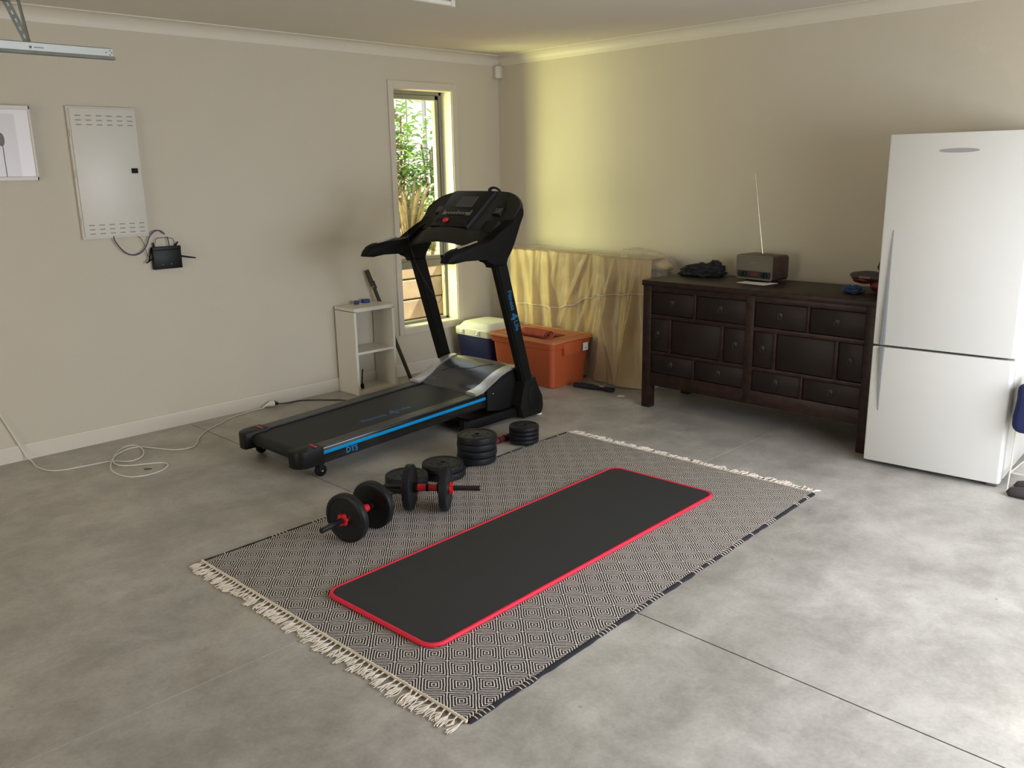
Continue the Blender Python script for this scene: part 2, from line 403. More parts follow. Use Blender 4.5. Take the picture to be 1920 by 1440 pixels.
# ------------------------------------------------------------ room shell
X0, Y0, H = -8.0, -6.1, 2.4
WX0, WX1, WZ0, WZ1 = -1.055, -0.512, 0.368, 2.113      # window opening in the back wall
b = B(); T = .10
e_ = .012
box(b, (X0-T, 0, -.05), (WX0-e_, T, H)); box(b, (WX1+e_, 0, -.05), (T, T, H))
box(b, (WX0-e_, 0, -.05), (WX1+e_, T, WZ0-e_)); box(b, (WX0-e_, 0, WZ1+e_), (WX1+e_, T, H)); struct('wall_back', b, wall_m)
b = B(); box(b, (0, Y0-T, -.05), (T, 0, H)); struct('wall_right', b, wall_m)
OX0, OX1 = -3.4, -0.15
b = B(); box(b, (X0, Y0-T, -.05), (OX0, Y0, H)); box(b, (OX1, Y0-T, -.05), (0, Y0, H)); box(b, (OX0, Y0-T, 2.16), (OX1, Y0, H)); struct('wall_front', b, wall_m)
b = B(); box(b, (X0-T, Y0-T, -.05), (X0, -3.5, H)); box(b, (X0-T, -1.1, -.05), (X0, 0, H)); box(b, (X0-T, -3.5, 2.16), (X0, -1.1, H)); struct('wall_left', b, wall_m)
b = B(); box(b, (X0-T, Y0-T, H), (T+.35, T+.02, H+.12)); struct('ceiling', b, ceil_m)
# floor: four slabs with control joints
JX, JY, g = -2.8103, -2.8217, .0028
b = B()
for xa, xb in ((X0-1.5, JX-g), (JX+g, T)):
    for ya, yb in ((Y0-1.5, JY-g), (JY+g, 0)):
        box(b, (xa, ya, -.12), (xb, yb, 0), mi=0)
box(b, (JX-g, Y0-1.5, -.1), (JX+g, 0, -.004), mi=1)
box(b, (X0-1.5, JY-g, -.1), (T, JY+g, -.0008), mi=2)
struct('floor', b, [concrete_m, joint_m, jointpale_m])

def cornice(name, along, wallpos, a, c, sgn):
    pr = [(0, 0), (0, -.075), (.006, -.075), (.008, -.066)]
    for k in range(1, 8):
        t = k/8*PI/2; pr.append((.008+.060*(1-math.cos(t)), -.066+.058*math.sin(t)))
    pr += [(.068, -.008), (.075, -.006), (.075, 0)]
    b = B(); pts = [(wallpos+sgn*p[0], H+p[1]) for p in pr]
    prism(b, pts, 1 if along == 'y' else 0, a, c); return struct(name, b, trim_m, smooth=30)
cornice('trim_1', 'x', 0, X0, 0, -1); cornice('trim_2', 'y', 0, Y0, 0, -1)
cornice('trim_3', 'x', Y0, X0, 0, 1)
cornice('trim_4', 'y', X0, Y0, 0, 1)
def skirt(name, along, wallpos, a, c, sgn):
    pr = [(0, 0), (.012, 0), (.012, .082), (.008, .090), (0, .090)]
    b = B(); prism(b, [(wallpos+sgn*p[0], p[1]) for p in pr], 1 if along == 'y' else 0, a, c); return struct(name, b, trim_m)
skirt('baseboard_back', 'x', 0, X0, 0, -1); skirt('baseboard_right', 'y', 0, Y0, 0, -1)

# window: lining, casing, aluminium frame and glass
wroot = bpy.data.objects.new('window_1', None); C.objects.link(wroot); wroot['kind'] = 'structure'
b = B(); d0, d1 = -.004, .118
for a_, c_ in (((WX0-.012, d0, WZ0-.012), (WX0, d1, WZ1+.012)), ((WX1, d0, WZ0-.012), (WX1+.012, d1, WZ1+.012)),
               ((WX0, d0, WZ1), (WX1, d1, WZ1+.012)), ((WX0, d0, WZ0-.012), (WX1, d1, WZ0))):
    box(b, a_, c_)
obj('window_lining', b, trim_m, wroot)
b = B(); cw = .042
for a_, c_ in (((WX0-.012-cw, -.014, WZ0-.012-cw), (WX0-.006, 0, WZ1+.012+cw)), ((WX1+.006, -.014, WZ0-.012-cw), (WX1+.012+cw, 0, WZ1+.012+cw)),
               ((WX0-.006, -.014, WZ1+.006), (WX1+.006, 0, WZ1+.012+cw)), ((WX0-.006, -.014, WZ0-.012-cw), (WX1+.006, 0, WZ0-.006))):
    box(b, a_, c_, .002, 1)
obj('casing', b, mat('casing_paint', (0.565, 0.517, 0.422), 0.6), wroot)
b = B(); fy0, fy1 = .112, .150; TR0, TR1 = .795, .850
for a_, c_ in (((WX0-.02, fy0, WZ0-.02), (WX0+.012, fy1, WZ1+.02)), ((WX1-.022, fy0, WZ0-.02), (WX1+.02, fy1, WZ1+.02)),
               ((WX0, fy0, WZ1-.022), (WX1, fy1, WZ1+.02)), ((WX0, fy0, WZ0-.02), (WX1, fy1, WZ0+.018)), ((WX0, fy0, TR0), (WX1, fy1, TR1))):
    box(b, a_, c_, .002, 1)
obj('window_frame', b, winframe_m, wroot)
b = B(); sx0, sx1, sz0, sz1 = WX0+.012, WX1-.024, TR1, WZ1-.024
for a_, c_ in (((sx0, .120, sz0), (sx0+.03, .162, sz1)), ((sx1-.034, .120, sz0), (sx1, .162, sz1)), ((sx0, .120, sz1-.034), (sx1, .162, sz1)), ((sx0, .120, sz0), (sx1, .162, sz0+.032))):
    box(b, a_, c_, .004, 2)
obj('opening_sash', b, winframe_m, wroot)
b = B(); box(b, (sx0+.028, .138, sz0+.03), (sx1-.032, .142, sz1-.032)); obj('pane', b, glass_m, wroot)
b = B(); box(b, (WX0+.01, .130, WZ0+.016), (WX1-.02, .134, TR0+.002)); obj('pane', b, glass_m, wroot)

# ------------------------------------------------------------ outside the window
b = B(); box(b, (-3, .16, -.25), (5, 1.25, -.2)); box(b, (-3, 1.25, -.2), (5, 1.8, .70))
grid(b, 30, 14, lambda u, v: (-3+8*u, 1.8+2.6*v-.02, .68+.35*v+.03*noise.noise(Vector((u*30, v*9, 0)))))
gm = obj('garden_bank', b, soil_m, smooth=60); gm['kind'] = 'structure'
b = B()
for k in range(5):
    z0 = -.2+k*.19
    box(b, (-3, 1.18, z0), (5, 1.25, z0+.178), .008, 1)
rw = tag(obj('retaining_wall', b, sleeper_m), 'low retaining wall of horizontal timber boards seen through lower window pane', 'retaining wall')
b = B(); box(b, (.33, 1.10, -.2), (.43, 1.18, .72), .01, 1); obj('post', b, sleeper_m, rw)
b = B(); x = -2.5
while x < 5.5:
    wd = .145+random.uniform(-.005, .005); box(b, (x, 3.6+random.uniform(-.01, .01), .6), (x+wd, 3.625, 2.55+random.uniform(-.03, .03)), .003, 1); x += wd+.008
fen = tag(obj('garden_fence', b, fence_m), 'tall fence of weathered grey vertical boards behind the garden plants', 'fence')
b = B(); box(b, (-2.5, 3.625, 1.1), (5.5, 3.68, 1.2)); box(b, (-2.5, 3.625, 2.1), (5.5, 3.68, 2.2)); obj('rail', b, fence_m, fen)
def leaf_blade(bm, base, tip, width, droop, mi=0, n=6):
    base, tip = Vector(base), Vector(tip); d = tip-base; side = d.cross(Vector((0, 0, 1)))
    side = (side.normalized() if side.length > 1e-4 else Vector((1, 0, 0)))
    prev = None
    for k in range(n+1):
        t = k/n; p = base+d*t+Vector((0, 0, droop*4*t*(1-t))); w_ = width*math.sin(PI*min(.98, .12+t*.86))**.7
        a_ = bm.verts.new(p-side*w_); m_ = bm.verts.new(p+Vector((0, 0, -w_*.4))); c_ = bm.verts.new(p+side*w_)
        if prev:
            f = bm.faces.new((prev[0], prev[1], m_, a_)); f.material_index = mi
            f = bm.faces.new((prev[1], prev[2], c_, m_)); f.material_index = mi
        prev = (a_, m_, c_)
def bush(x, y, z, r, h, n, label, mi, seed):
    random.seed(seed)
    t = thing('garden_shrub', label, 'shrub', (x, y, z), group='garden plants beyond the window')
    b = B(); tips = []
    for k in range(7):
        a = random.uniform(0, 2*PI); q = Vector((math.cos(a)*r*.6*random.random(), math.sin(a)*r*.6*random.random(), h*random.uniform(.6, 1)))
        tube(b, [(0, 0, -.05), q*.5+Vector((.03, 0, 0)), q], .010, 5, 3); tips.append(q)
    obj('stems', b, stem_m, t)
    b = B()
    for k in range(n):
        q = random.choice(tips)*random.uniform(.35, 1.05)+Vector((random.gauss(0, r*.4), random.gauss(0, r*.4), random.gauss(0, .08)))
        a = random.uniform(0, 2*PI); L = random.uniform(.06, .11); d = Vector((math.cos(a)*L, math.sin(a)*L, random.uniform(-.04, .05)))
        leaf_blade(b, q, q+d, random.uniform(.016, .028), .012, 0, 3)
    o = obj('leaves', b, leaf_ms[mi], t); o['kind'] = 'stuff'
bush(.72, 2.35, .80, .42, 1.55, 1300, 'leafy green shrub filling the top of the tall window', 0, 3)
bush(.42, 2.15, .78, .22, 1.5, 420, 'pale dry leafed shrub at the top left of the window view', 2, 4)
bush(.62, 1.66, .70, .16, .52, 170, 'low bright green shrub in the middle of the window view', 0, 5)
bush(1.02, 2.15, .75, .18, 1.15, 260, 'dark green shrub by the right edge of the window view', 1, 6)
def flax(x, y, z, n, L, label, mi, seed, spread=.5):
    random.seed(seed); b = B()
    for k in range(n):
        a = random.uniform(0, 2*PI); e = random.uniform(.15, spread)
        tip = Vector((math.cos(a)*e, math.sin(a)*e, random.uniform(.55, 1)*L))
        leaf_blade(b, (math.cos(a)*.04, math.sin(a)*.04, -.03), tip, random.uniform(.010, .022), .10, 0, 8)
    o = obj('flax_plant', b, leaf_ms[mi]); o.location = (x, y, z); tag(o, label, 'plant', 'garden plants beyond the window')
flax(.52, 1.90, .70, 64, .80, 'brown strappy flax plant low in the tall window view', 2, 11, .55)
flax(.60, 2.75, .85, 40, 1.0, 'tall green strappy flax plant before the grey fence', 0, 12, .5)

# ------------------------------------------------------------ treadmill
tm = thing('treadmill', 'black folding treadmill with blue stripe and tall console before the window', 'treadmill', (-2.93, -1.187, 0), .0226)
def zt(s): return .152+.0415*s
def along(bm, s0, s1, t0, t1, za, zb, bev=0, mi=0):
    """box whose bottom/top follow the sloping deck: heights relative to deck top"""
    vs = box(bm, (s0, t0, za), (s1, t1, zb), bev, 2, mi)
    for v in vs: v.co.z += zt(v.co.x)
b = B(); along(b, .09, 1.40, -.222, .222, -.055, -.020); obj('deck', b, blackmatte_m, tm)
b = B(); pr = []
for k in range(9): a = PI/2+PI*k/8; pr.append((.075+.034*math.cos(a), zt(.075)-.044+.034*math.sin(a)))
pr = [(1.42, zt(1.42)-.010)]+pr+[(1.42, zt(1.42)-.078)]
prism(b, pr, 1, -.216, .216); obj('running_belt', b, belt_m, tm, smooth=40)
for sg, nm in ((-1, 'side_rail'), (1, 'side_rail')):
    b = B(); lo, hi = sorted((sg*.228, sg*.300))
    along(b, .10, 1.36, lo, hi, -.012, 0, .003, 0); obj(nm, b, railtop_m, tm)
    b = B(); lo, hi = sorted((sg*.240, sg*.3045)); along(b, .06, 1.42, lo, hi, -.092, -.006, .006, 0); obj('side_panel', b, gloss_m if sg < 0 else black_m, tm, smooth=40)
    b = B(); lo, hi = sorted((sg*.300, sg*.3075)); along(b, .138, 1.335, lo, hi, -.042, -.024, .0015, 0); obj('stripe', b, blue_m, tm)['label'] = 'glossy blue stripe along the side'
    # end cap with a rounded outer corner
    b = B(); lo_t = .212; o_ = .312; ptsc = [(.155, lo_t), (.012, lo_t), (0, lo_t+.01)]
    for k in range(7): a = PI-PI/2*k/6; ptsc.append((.055+.055*math.cos(a), o_-.055+.055*math.sin(a)))
    ptsc += [(.155, o_)]
    ptsc = [(p[0], sg*p[1]) for p in ptsc]
    prism(b, ptsc, 2, .066, .156, .004)
    for v in b.verts:
        if v.co.z > .12: v.co.z += (v.co.x-.04)*.05
    cap = obj('end_cap', b, black_m, tm, smooth=35)
    b = B(); along(b, .118, .128, *sorted((sg*.232, sg*.292)), -.001, .0060); obj('mark', b, redmark_m, cap)['label'] = 'short red line'
    # caster
    b = B(); lathe(b, [(0, -.011), (.024, -.012), (.031, -.009), (.032, 0), (.031, .009), (.024, .012), (0, .011)], 28, axisM((.140, sg*.292, .032), (0, 1, 0)))
    wh = obj('wheel', b, blackmatte_m, tm, smooth=40)
    b = B(); box(b, (.122, sg*.292-.017, .030), (.150, sg*.292-.013, .075), .001); box(b, (.122, sg*.292+.013, .030), (.150, sg*.292+.017, .075), .001); box(b, (.118, sg*.292-.017, .066), (.156, sg*.292+.017, .076), .002)
    obj('fork', b, black_m, wh)
    b = B(); lathe(b, [(0, -.0215), (.005, -.021), (.006, -.018), (.006, .018), (.005, .021), (0, .0215)], 12, axisM((.140, sg*.292, .032), (0, 1, 0))); obj('axle_bolt', b, chrome_m, wh)
# blue lettering on belt and side
bm = logo_bm(.062, Matrix.Translation((.745, -.105, zt(.745)-.0096)) @ Matrix.Rotation(-math.atan(.0415), 4, 'Y')); obj('belt_lettering', bm, bluetext_m, tm)
bm = text_bm('DT5', .042, Matrix.Translation((.335, -.3052, zt(.335)-.062)) @ Matrix.Rotation(PI/2, 4, 'X'), .0004, .02); obj('side_lettering', bm, mat('side_print', (.004, .17, .36), .45), tm)
# motor cover
prof = [(1.285, .196), (1.30, .222), (1.36, .245), (1.43, .283), (1.50, .312), (1.57, .327), (1.63, .328), (1.69, .310), (1.74, .268), (1.77, .20), (1.78, .12)]
cp = catmull([(p[0], 0, p[1]) for p in prof], 4)
def cover_fn(u, v):
    k = u*(len(cp)-1); i = min(int(k), len(cp)-2); p = cp[i].lerp(cp[i+1], k-i); t = (v-.5)*2
    e = abs(t)**3; z = p.z-.010*e-(.03*max(0, 1-abs(t)*1.3)*max(0, (1.46-p.x)/.17) if p.x < 1.46 else 0)
    return (p.x+.012*e*0, t*.308, max(z, .10))
b = B(); grid(b, 45, 33, cover_fn); obj('motor_cover', b, cover_m, tm, smooth=60)
def zc(s):
    for i in range(len(cp)-1):
        if cp[i].x <= s <= cp[i+1].x: return cp[i].lerp(cp[i+1], (s-cp[i].x)/(cp[i+1].x-cp[i].x)).z
    return .2
for sg in (-1, 1):
    b = B()
    sp = [(1.250, .200)]+[(s, zc(s)+.004) for s in (1.31, 1.36, 1.40, 1.44, 1.48, 1.52, 1.56, 1.59, 1.62)]
    sp[0] = (1.250, zc(1.30)+.001)
    rows = []
    for i, (s, z) in enumerate(sp):
        k = i/(len(sp)-1); inn = .222+.028*k; out = .311
        z1 = z-.002
        rows.append([b.verts.new((s, sg*inn, z1)), b.verts.new((s, sg*(inn+out)/2, z1+.003)), b.verts.new((s, sg*out, z1-.004)), b.verts.new((s, sg*out, z1-.016)), b.verts.new((s, sg*inn, z1-.016))])
    for A, D in zip(rows[:-1], rows[1:]):
        for q in range(5): b.faces.new((A[q], A[(q+1) % 5], D[(q+1) % 5], D[q]))
    b.faces.new(rows[0]); b.faces.new(rows[-1][::-1])
    obj('cover_wing', b, silver_m, tm, smooth=30)['label'] = 'silver curved strip on the motor cover'
    b = B(); pts = [(1.335, .095), (1.335, zc(1.335)-.012)]+[(s, zc(s)-.012) for s in (1.40, 1.47, 1.53, 1.60, 1.66, 1.71, 1.75)]+[(1.775, .17), (1.775, .08), (1.44, .08)]
    prism(b, pts, 1, *sorted((sg*.300, sg*.322)), bev=.005); sk = obj('cover_side', b, blackmatte_m, tm, smooth=35)
    b = B(); lathe(b, [(0, .004), (.003, .004), (.004, .002), (.004, -.002)], 12, axisM((1.385, sg*.3225, .198), (0, sg, 0))); obj('screw', b, chrome_m, sk)
b = B(); zz = [(1.405, .17), (1.475, .088), (1.445, .043), (1.475, -.045), (1.55, -.125), (1.57, -.150)]
pp = []
for (a0, a1) in zip(zz[:-1], zz[1:]):
    for k in range(6): s = a0[0]+(a1[0]-a0[0])*k/6; t = a0[1]+(a1[1]-a0[1])*k/6; pp.append((s, t, zc(s)+.0004-(.03*max(0, 1-abs(t/.308)*1.3)*max(0, (1.46-s)/.17) if s < 1.46 else 0)))
tube(b, pp, .0016, 5); obj('cover_seam', b, void_m, tm)
b = B()
box(b, (1.48, .08, zc(1.5)), (1.485, .081, zc(1.5)+.0001)); b.free()
# base frame
b = B()
for sg in (-1, 1): box(b, (1.12, sg*.33-.022, .018), (1.745, sg*.33+.022, .078), .006)
box(b, (1.68, -.33, .020), (1.74, .33, .075), .004); box(b, (1.15, -.33, .024), (1.20, .33, .07), .004); obj('base_frame', b, blackmatte_m, tm, smooth=35)
for sg in (-1, 1):
    b = B(); box(b, (1.11, sg*.33-.024, 0), (1.135, sg*.33+.024, .082), .004); obj('base_cap', b, black_m, tm)
    b = B(); lathe(b, [(0, .03), (.010, .03), (.010, .012), (.018, .010), (.020, 0), (0, 0)], 20, axisM((1.745, sg*.372, 0), (0, 0, 1))); obj('levelling_foot', b, cotton_m if sg < 0 else black_m, tm, smooth=40)
    # tower housing
    b = B(); pts = [(1.575, .012), (1.540, .10), (1.570, .17), (1.580, .245), (1.685, .262), (1.705, .20), (1.735, .13), (1.752, .12), (1.757, .06), (1.740, .045), (1.735, .012)]
    prism(b, pts, 1, *sorted((sg*.322, sg*.404)), bev=.008); tw = obj('tower_housing', b, black_m, tm, smooth=35)
    b = B(); pts = [(1.625, .05), (1.61, .14), (1.625, .205), (1.670, .225), (1.690, .16), (1.715, .10), (1.715, .05)]
    prism(b, pts, 1, *sorted((sg*.400, sg*.409)), bev=.003); obj('housing_panel', b, blackmatte_m, tw, smooth=35)
    # leaning upright
    b = B(); a_ = Vector((1.590, 0, .22)); c_ = Vector((1.675, 0, .22)); d_ = Vector((1.452, 0, 1.02)); e_ = Vector((1.352, 0, 1.02))
    prism(b, [(a_.x, a_.z), (c_.x, c_.z), (d_.x, d_.z), (e_.x, e_.z)], 1, *sorted((sg*.340, sg*.398)))
    bmesh.ops.bevel(b, geom=[e for e in b.edges if abs(e.verts[0].co.z-e.verts[1].co.z) > .5], offset=.010, segments=3, affect='EDGES')
    up_ = obj('upright', b, blackmatte_m, tm, smooth=35)
    if sg < 0:
        dirv = Vector((-.227, 0, .80)).normalized()      # up along the post
        X = -dirv; Z = Vector((0, -1, 0)); Y = Z.cross(X)
        Mx = Matrix((X, Y, Z)).transposed().to_4x4(); Mx.translation = Vector((1.503, -.3985, .690))
        bm = logo_bm(.046, Mx); obj('post_lettering', bm, bluetext_m, up_)
    # side arm: handlebar sweeping up beside the console
    b = B(); pts = [(.975, 1.030), (1.04, 1.022), (1.12, 1.033), (1.22, 1.052), (1.285, 1.050), (1.315, 1.025), (1.335, .975), (1.452, .975), (1.462, 1.067), (1.493, 1.118), (1.576, 1.209), (1.606, 1.262), (1.608, 1.300), (1.590, 1.318), (1.565, 1.312),
             (1.535, 1.270), (1.488, 1.222), (1.43, 1.172), (1.37, 1.140), (1.30, 1.124), (1.23, 1.117), (1.165, 1.110), (1.06, 1.103), (1.02, 1.088), (.99, 1.060)]
    vs = prism(b, pts, 1, *sorted((sg*.325, sg*.405)), bev=.022, seg=3)
    arm = obj('side_arm', b, blackmatte_m, tm, smooth=50)
    b = B(); tube(b, [(1.08, sg*.365, 1.104), (1.16, sg*.365, 1.117), (1.235, sg*.365, 1.132)], .014, 10, 0, sy=.45); obj('pulse_grip', b, silver_m if sg > 0 else chrome_m, arm, smooth=50)
# console
def ctop(t):
    a = min(1, max(0, abs(t)-.14)/.26); return 1.300+.102*math.sqrt(max(0, 1-a*a))
def clow(t): return 1.072+.050*(1-(t/.33)**2)
def console_fn(u, v):
    t = math.sin((u-.5)*PI)*.400; zl = clow(max(-.33, min(.33, t))); ztp = ctop(t); dk = max(0, min(1, (abs(t)-.175)/.07)); dk = dk*dk*(3-2*dk); dd = .070*dk
    zq = ztp if ztp > 1.33 else 1.33-(1.33-ztp)*.5
    L = [(1.275+dd*.3, zl), (1.335+dd*.8, zl+.075), (1.365+(1.195-zl-.075)+dd, 1.195), (1.448+dd, 1.260), (1.300+(ztp-1.115)*.98+dd*.8, ztp-.012), (1.325+(ztp-1.115)*.98+dd*.6, ztp+.002), (1.36+(ztp-1.115)*.98+dd*.35, ztp-.004), (1.38+(ztp-1.115)*.95+dd*.3, ztp-.035), (1.56, 1.22), (1.48, 1.12), (1.39, zl+.005), (1.325, zl-.008)]
    n = len(L); k = v*n; i = int(k) % n; f = k-int(k); p0, p1, p2, p3 = L[(i-1) % n], L[i], L[(i+1) % n], L[(i+2) % n]
    def cr(a, b_, c, d): return .5*(2*b_+(c-a)*f+(2*a-5*b_+4*c-d)*f*f+(-a+3*b_-3*c+d)*f**3)
    return (cr(p0[0], p1[0], p2[0], p3[0]), t, cr(p0[1], p1[1], p2[1], p3[1]))
b = B(); V = grid(b, 57, 60, console_fn, closed_v=True); b.faces.new(V[0]); b.faces.new(V[-1][::-1]); con = obj('console', b, console_m, tm, smooth=60)
# tilted display panel frame: origin at lower centre, x across (towards -t), y up the slope
PO = Vector((1.372, -.010, 1.190)); PU = Vector((.225, 0, .205)).normalized(); PXa = Vector((0, -1, 0)); PN = PXa.cross(PU)
MP = Matrix((PXa, PU, PN)).transposed().to_4x4(); MP.translation = PO
b = B(); prism(b, [(-.168, -.012), (.160, -.012), (.190, .285), (-.172, .285)], 2, -.02, .030, bev=.006)
for v in b.verts: v.co = MP @ v.co
dp = obj('display_panel', b, black_m, tm, smooth=35)
def onpanel(name, x0, y0, x1, y1, m, h=.0315, th=.004, bev=.001, parent=None):
    b = B(); box(b, (x0, y0, h-th), (x1, y1, h), bev, 1, R=MP); return obj(name, b, m, parent or dp)
onpanel('screen_rim', -.062, .155, .083, .238, grey_m, .0312)
onpanel('screen', -.059, .158, .080, .235, screen_m, .0322)
onpanel('key_strip', -.13, .083, .118, .124, grey_m, .0312)
onpanel('key_row', -.118, .108, -.006, .121, blackmatte_m, .0322); onpanel('key_row', .002, .108, .108, .121, blackmatte_m, .0322)
onpanel('button_row', -.09, .080, .075, .098, blackmatte_m, .0325)
for k in range(6): onpanel('button', -.078+k*.025, .085, -.063+k*.025, .094, grey_m, .0345)
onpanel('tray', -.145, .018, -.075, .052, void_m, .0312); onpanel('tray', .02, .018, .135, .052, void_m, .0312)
b = B(); lump(b, (0, 0, 0), (.022, .016, .012), .05, 1, 1, 2, R=Matrix.Rotation(.5, 3, 'Z'))
for v in b.verts: v.co = MP @ (v.co+Vector((-.045, .028, .040)))
key = obj('safety_key', b, red_m, dp, smooth=60); key['label'] = 'red safety key'
b = B(); q = MP @ Vector((-.058, .015, .04)); tube(b, [q, q+Vector((-.025, .0, -.06)), q+Vector((-.03, .0, -.22)), q+Vector((-.01, -.01, -.34)), q+Vector((.0, .06, -.50)), q+Vector((.01, .13, -.46)), q+Vector((-.02, .23, -.30)), q+Vector((-.05, .275, -.12)), q+Vector((-.06, .28, .0))], .0013, 5, 6); obj('safety_cord', b, mat('dark_red_cord', (.10, .02, .02), .6), key)
for sg in (-1, 1):
    b = B(); c0, c1 = (.205, .315) if sg < 0 else (-.315, -.205)
    hh = -.030
    box(b, (c0, .015, -.08), (c1, .105, hh), .004, 1, R=MP); hold = obj('cup_holder', b, console_m, tm)
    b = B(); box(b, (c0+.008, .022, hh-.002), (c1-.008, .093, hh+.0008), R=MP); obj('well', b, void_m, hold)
    b = B(); box(b, (c0+.01, .15, -.07), (c1-.03, .215, -.028), .006, 2, R=MP); sp_ = obj('speaker', b, black_m, tm, smooth=40)
    b = B()
    for k in range(4): box(b, (c0+.018+k*.016, .162, -.029), (c0+.024+k*.016, .203, -.0268), R=MP)
    obj('vent', b, grey_m, sp_)
b = B(); tube(b, [(1.602, -.115, 1.400), (1.606, -.122, 1.420), (1.612, -.150, 1.424), (1.618, -.178, 1.412), (1.622, -.188, 1.398)], .012, 8, 4, sx=.6); lump(b, (1.604, -.115, 1.412), (.012, .012, .012), .1, 2, 3, 2)
tag(obj('black_strap', b, blackcloth_m, smooth=60), 'small black looped strap sitting on top of the treadmill console', 'strap')
bpy.data.objects['black_strap'].location = (-2.93, -1.187, 0); bpy.data.objects['black_strap'].rotation_euler = (0, 0, .0226)

# ------------------------------------------------------------ rug
RL, RF, RR, RB = Vector((-3.681, -2.001)), Vector((-3.645, -3.564)), Vector((-1.328, -3.459)), Vector((-1.376, -1.933))
def rugp(u, v):       # u 0..1 along length, v 0..1 from back edge to near edge
    p = (RL*(1-v)+RF*v)*(1-u)+(RB*(1-v)+RR*v)*u
    wob = .006*noise.noise(Vector((u*9, v*2, 1)))
    return Vector((p.x, p.y+wob*(1 if v > .5 else .6)*(abs(v-.5)*2)**2, 0))
def rugz(u, v): return .0062+.0008*noise.noise(Vector((u*14, v*8, 3)))
rug = thing('woven_rug', 'flat black and cream diamond pattern rug with tasselled ends on the concrete', 'rug', (-2.5, -2.74, 0))
O2 = Vector((-2.5, -2.74, 0))
b = B(); nu, nv = 120, 70
V = grid(b, nu, nv, lambda u, v: rugp(u, v)+Vector((0, 0, rugz(u, v)))-O2)
uvl = b.loops.layers.uv.new('weave'); L_, W_ = 2.318, 1.545
idx = {V[i][j]: (i/(nu-1), j/(nv-1)) for i in range(nu) for j in range(nv)}
for f in b.faces:
    for lp in f.loops: u, v = idx[lp.vert]; lp[uvl].uv = (u*L_, v*W_+.02)
# underside edges
for side in ([V[i][0] for i in range(nu)], [V[i][-1] for i in range(nu)], V[0], V[-1]):
    low = [b.verts.new((q.co.x, q.co.y, .0003)) for q in side]
    for k in range(len(side)-1):
        f = b.faces.new((side[k], side[k+1], low[k+1], low[k])); f.material_index = 1
obj('weave', b, [rug_m, rugedge_m], rug, smooth=60)
for vv in (0, 1):
    b = B(); sgn = 1 if vv == 0 else -1
    def sel(u, v, vv=vv, sgn=sgn):
        p = rugp(u, vv); wdt = .010+.006*noise.noise(Vector((u*40, 0, vv*5))); a = PI*v
        return p+Vector((0, sgn*(wdt*math.cos(a)-.0), .0010+.0072*math.sin(a)))-O2
    grid(b, 140, 7, sel); se = obj('selvage', b, rugedge_m, rug, smooth=60)
    b = B(); random.seed(5+vv); u = .01
    while u < .99:
        if noise.noise(Vector((u*23, vv*7, 2))) > .02:
            p = rugp(u, vv)-O2; tube(b, [p+Vector((0, -sgn*.012, .0075)), p+Vector((.002, sgn*.002, .0092)), p+Vector((.005, sgn*.011, .004))], .0018, 4)
        u += .0075
    st = obj('edge_stitches', b, cotton_m, se); st['kind'] = 'stuff'
def fringe(end, seed):
    random.seed(seed); b = B(); sx = -1 if end == 0 else 1; n = 62
    # header cord
    pts = []
    for k in range(90): p = rugp(end, k/89)-O2; pts.append(p+Vector((sx*(.004+.002*random.random()), 0, .0085+.0015*random.random())))
    if end == 0: tube(b, pts, .0052, 6)
    else: tube(b, pts, .003, 6)
    drift = 0
    for k in range(n):
        v = (k+.5)/n+random.uniform(-.003, .003); p = rugp(end, v)-O2
        drift = .65*noise.noise(Vector((k*.35, seed, 0)))+random.gauss(0, .12)
        Lf = (.062 if end == 0 else .060)*random.uniform(.8, 1.25)
        d = Vector((sx*math.cos(drift), math.sin(drift), 0)); side = Vector((-d.y, d.x, 0))
        k0 = p+Vector((sx*.004, 0, .008)); k1 = k0+d*.018+Vector((0, 0, -.001))
        tube(b, [k0, k0+d*.010+Vector((0, 0, .002)), k1], .0028, 5)
        m = 8 if end == 0 else 5
        for s in range(m):
            sp = (s/(m-1)-.5)*random.uniform(.6, 1.3); c = random.gauss(0, .006)
            e = k1+d*(Lf-.018)*random.uniform(.8, 1.1)+side*sp*.022; e.z = .0022+.003*random.random()
            mid = k1.lerp(e, .5)+side*(sp*.008+c); mid.z = .004+.004*random.random()
            tube(b, [k1, mid, e], .0016 if end == 0 else .0019, 4, 3)
    o = obj('fringe', b, cotton_m, rug, smooth=60); o['kind'] = 'stuff'
fringe(0, 21); fringe(1, 22)

# ------------------------------------------------------------ exercise mat
ML, MF_, MR, MB = Vector((-3.505, -2.605)), Vector((-3.490, -3.212)), Vector((-1.668, -3.140)), Vector((-1.683, -2.545))
mc = (ML+MF_+MR+MB)/4
mt = thing('exercise_mat', 'long black ribbed exercise mat with red bound edge lying on the rug', 'exercise mat', (mc.x, mc.y, .0075), math.atan2(MR.y-MF_.y, MR.x-MF_.x))
ca, sa = math.cos(-mt.rotation_euler.z), math.sin(-mt.rotation_euler.z)
def mloc(p): q = p-mc; return (q.x*ca-q.y*sa, q.x*sa+q.y*ca)
def rrect(hl, hw, r, n=10):
    out = []
    for cx, cy, a0 in ((hl-r, hw-r, 0), (-hl+r, hw-r, PI/2), (-hl+r, -hw+r, PI), (hl-r, -hw+r, 1.5*PI)):
        for k in range(n+1): a = a0+PI/2*k/n; out.append((cx+r*math.cos(a), cy+r*math.sin(a)))
    return out
HL, HW = .910, .300
b = B(); prism(b, rrect(HL-.006, HW-.006, .055), 2, .001, .0125, bev=.002); obj('foam', b, seat_m, mt, smooth=30)
b = B(); pts = [(x, y, .007) for x, y in rrect(HL-.006, HW-.006, .055)]
pts2 = []
